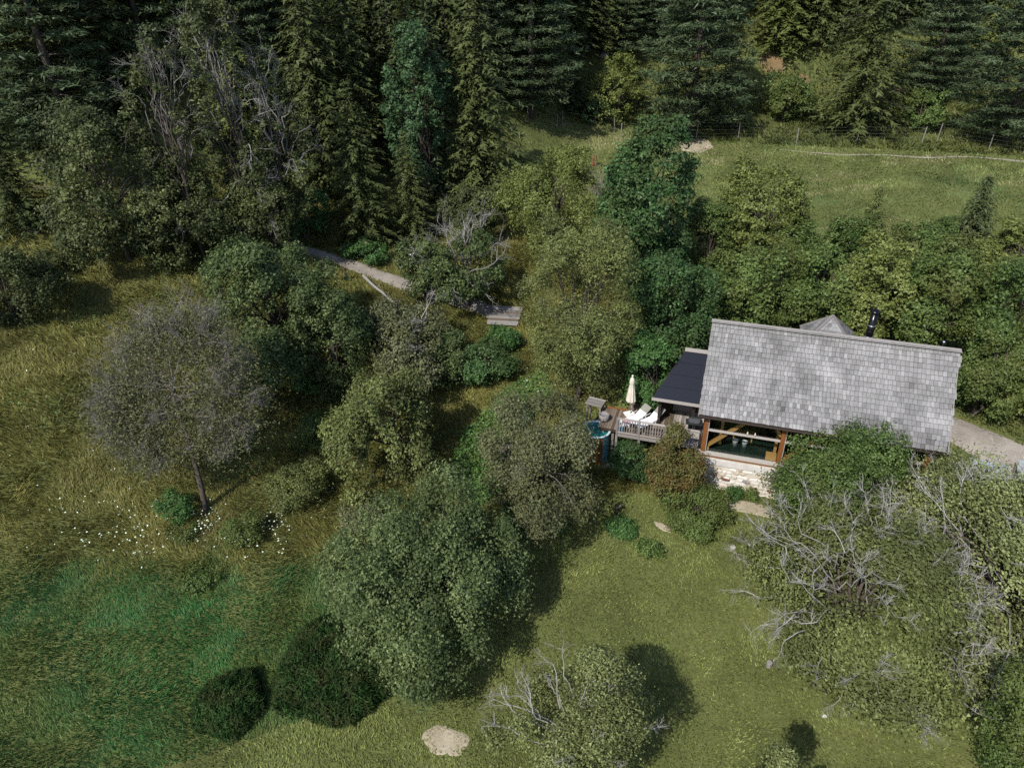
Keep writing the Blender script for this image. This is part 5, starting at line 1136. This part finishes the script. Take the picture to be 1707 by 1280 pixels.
# the rest of the near hillside: right of the cabin, behind it, up the bank
x, y = scatter(380000, -4, 62, 28, 108, r); d = np.hypot(x, y)
foot = np.interp(x, [-12, 0, 8, 16, 60], [62, 72, 84, 89, 93])
k = ~inside(Z_LAWN, x, y) & (x < .78 * y + 5) & (r.rand(len(x)) < np.clip(42 / d, 0, 1) ** 1.2) & (x > -4 + 0) & ~((x < 8) & (y < 60)) & (y < foot + 16)
x, y = x[k], y[k]; f_ = inside(Z_FAR, x, y); sc2 = np.clip(np.hypot(x, y) / 34, .9, 2.6)
fx_, fy_ = x[f_], y[f_]; sf = sc2[f_]; hh = (.05 + .06 * fbm(fx_ * .4, fy_ * .4, 3)) * sf
dry = fbm(fx_ * .10 + 4, fy_ * .32, 3); dk = dry > .56
blades('far_meadow_grass', fx_[~dk], fy_[~dk], hh[~dk], .05 * sf[~dk], .8, .3, 'far_blade', r, 'mown green grass of the far meadow', 'grass')
blades('far_dry_grass', fx_[dk], fy_[dk], hh[dk], .05 * sf[dk], .8, .3, 'straw', r, 'dry straw streaks across the far meadow', 'grass', tint=-.25 + 0 * fx_[dk])
x, y, sc2 = x[~f_], y[~f_], sc2[~f_]; hh = (.14 + .26 * fbm(x * .4, y * .4, 3)) * (.7 + .3 * sc2)
blades('bank_grass', x, y, hh, (.05 + .03 * r.rand(len(x))) * sc2, 1.0, .5, 'bank_blade', r, 'rough olive grass and scrub of the bank under the conifers', 'grass')
# white wildflowers in drifts
fx_, fy_ = [], []
for (px, py, sx, sy, n) in ((150, 880, 60, 30, 130), (235, 885, 40, 18, 110), (350, 885, 14, 14, 130), (462, 885, 14, 18, 150), (395, 915, 60, 14, 110), (250, 930, 40, 12, 60), (405, 760, 40, 40, 60), (60, 640, 60, 60, 40), (255, 530, 14, 8, 40), (880, 645, 20, 12, 40), (590, 650, 30, 8, 40), (520, 850, 20, 30, 60), (740, 790, 15, 20, 30), (160, 840, 120, 40, 60)):
    c = hit(px, py); s_ = np.linalg.norm(c - CO) / FPX
    fx_.append(c[0] + r.normal(0, sx * .8 * s_, int(n * .36))); fy_.append(c[1] + r.normal(0, sy * s_ * 1.2, int(n * .36)))
fx_, fy_ = np.concatenate(fx_), np.concatenate(fy_); n = len(fx_); P = np.stack([fx_, fy_, ground(fx_, fy_) + r.uniform(.4, .65, n)], 1)
tag(link('wildflowers', leaves_mesh('wildflowers', P, np.array([0, 0, 1.0]) + .35 * r.normal(size=(n, 3)), .07 * r.uniform(.5, 1.4, n), r.rand(n), r, .95), M['white_flower']), 'white flower heads scattered in drifts through the meadow', 'flowers', kind='stuff')
# leaf litter of weeds under the thicket and the trees
x, y = scatter(60000, -34, 36, 30, 62, r); k = (fbm(x * .35, y * .35, 3) > .50) & ~inside(Z_FAR, x, y) & ~inside(Z_LAWN, x, y)
e_ = (x - HO[0]) * EV[0] + (y - HO[1]) * EV[1]; n_ = (x - HO[0]) * NV[0] + (y - HO[1]) * NV[1]; k &= ~((e_ > -5.4) & (e_ < 11.3) & (n_ > -.4) & (n_ < 6.5))
for pl, _ in BARE: k &= ~inside(pl, x, y)
x, y = x[k], y[k]; n = len(x); P = np.stack([x, y, ground(x, y) + r.uniform(.05, .5, n)], 1)
tag(link('undergrowth', leaves_mesh('undergrowth', P, np.array([0, 0, 1.0]) + .5 * r.normal(size=(n, 3)), .16 * r.uniform(.6, 1.3, n), r.normal(.45, .2, n), r, .6), M['hazel']), 'low leafy undergrowth on the banks beneath the trees', 'undergrowth', kind='stuff')
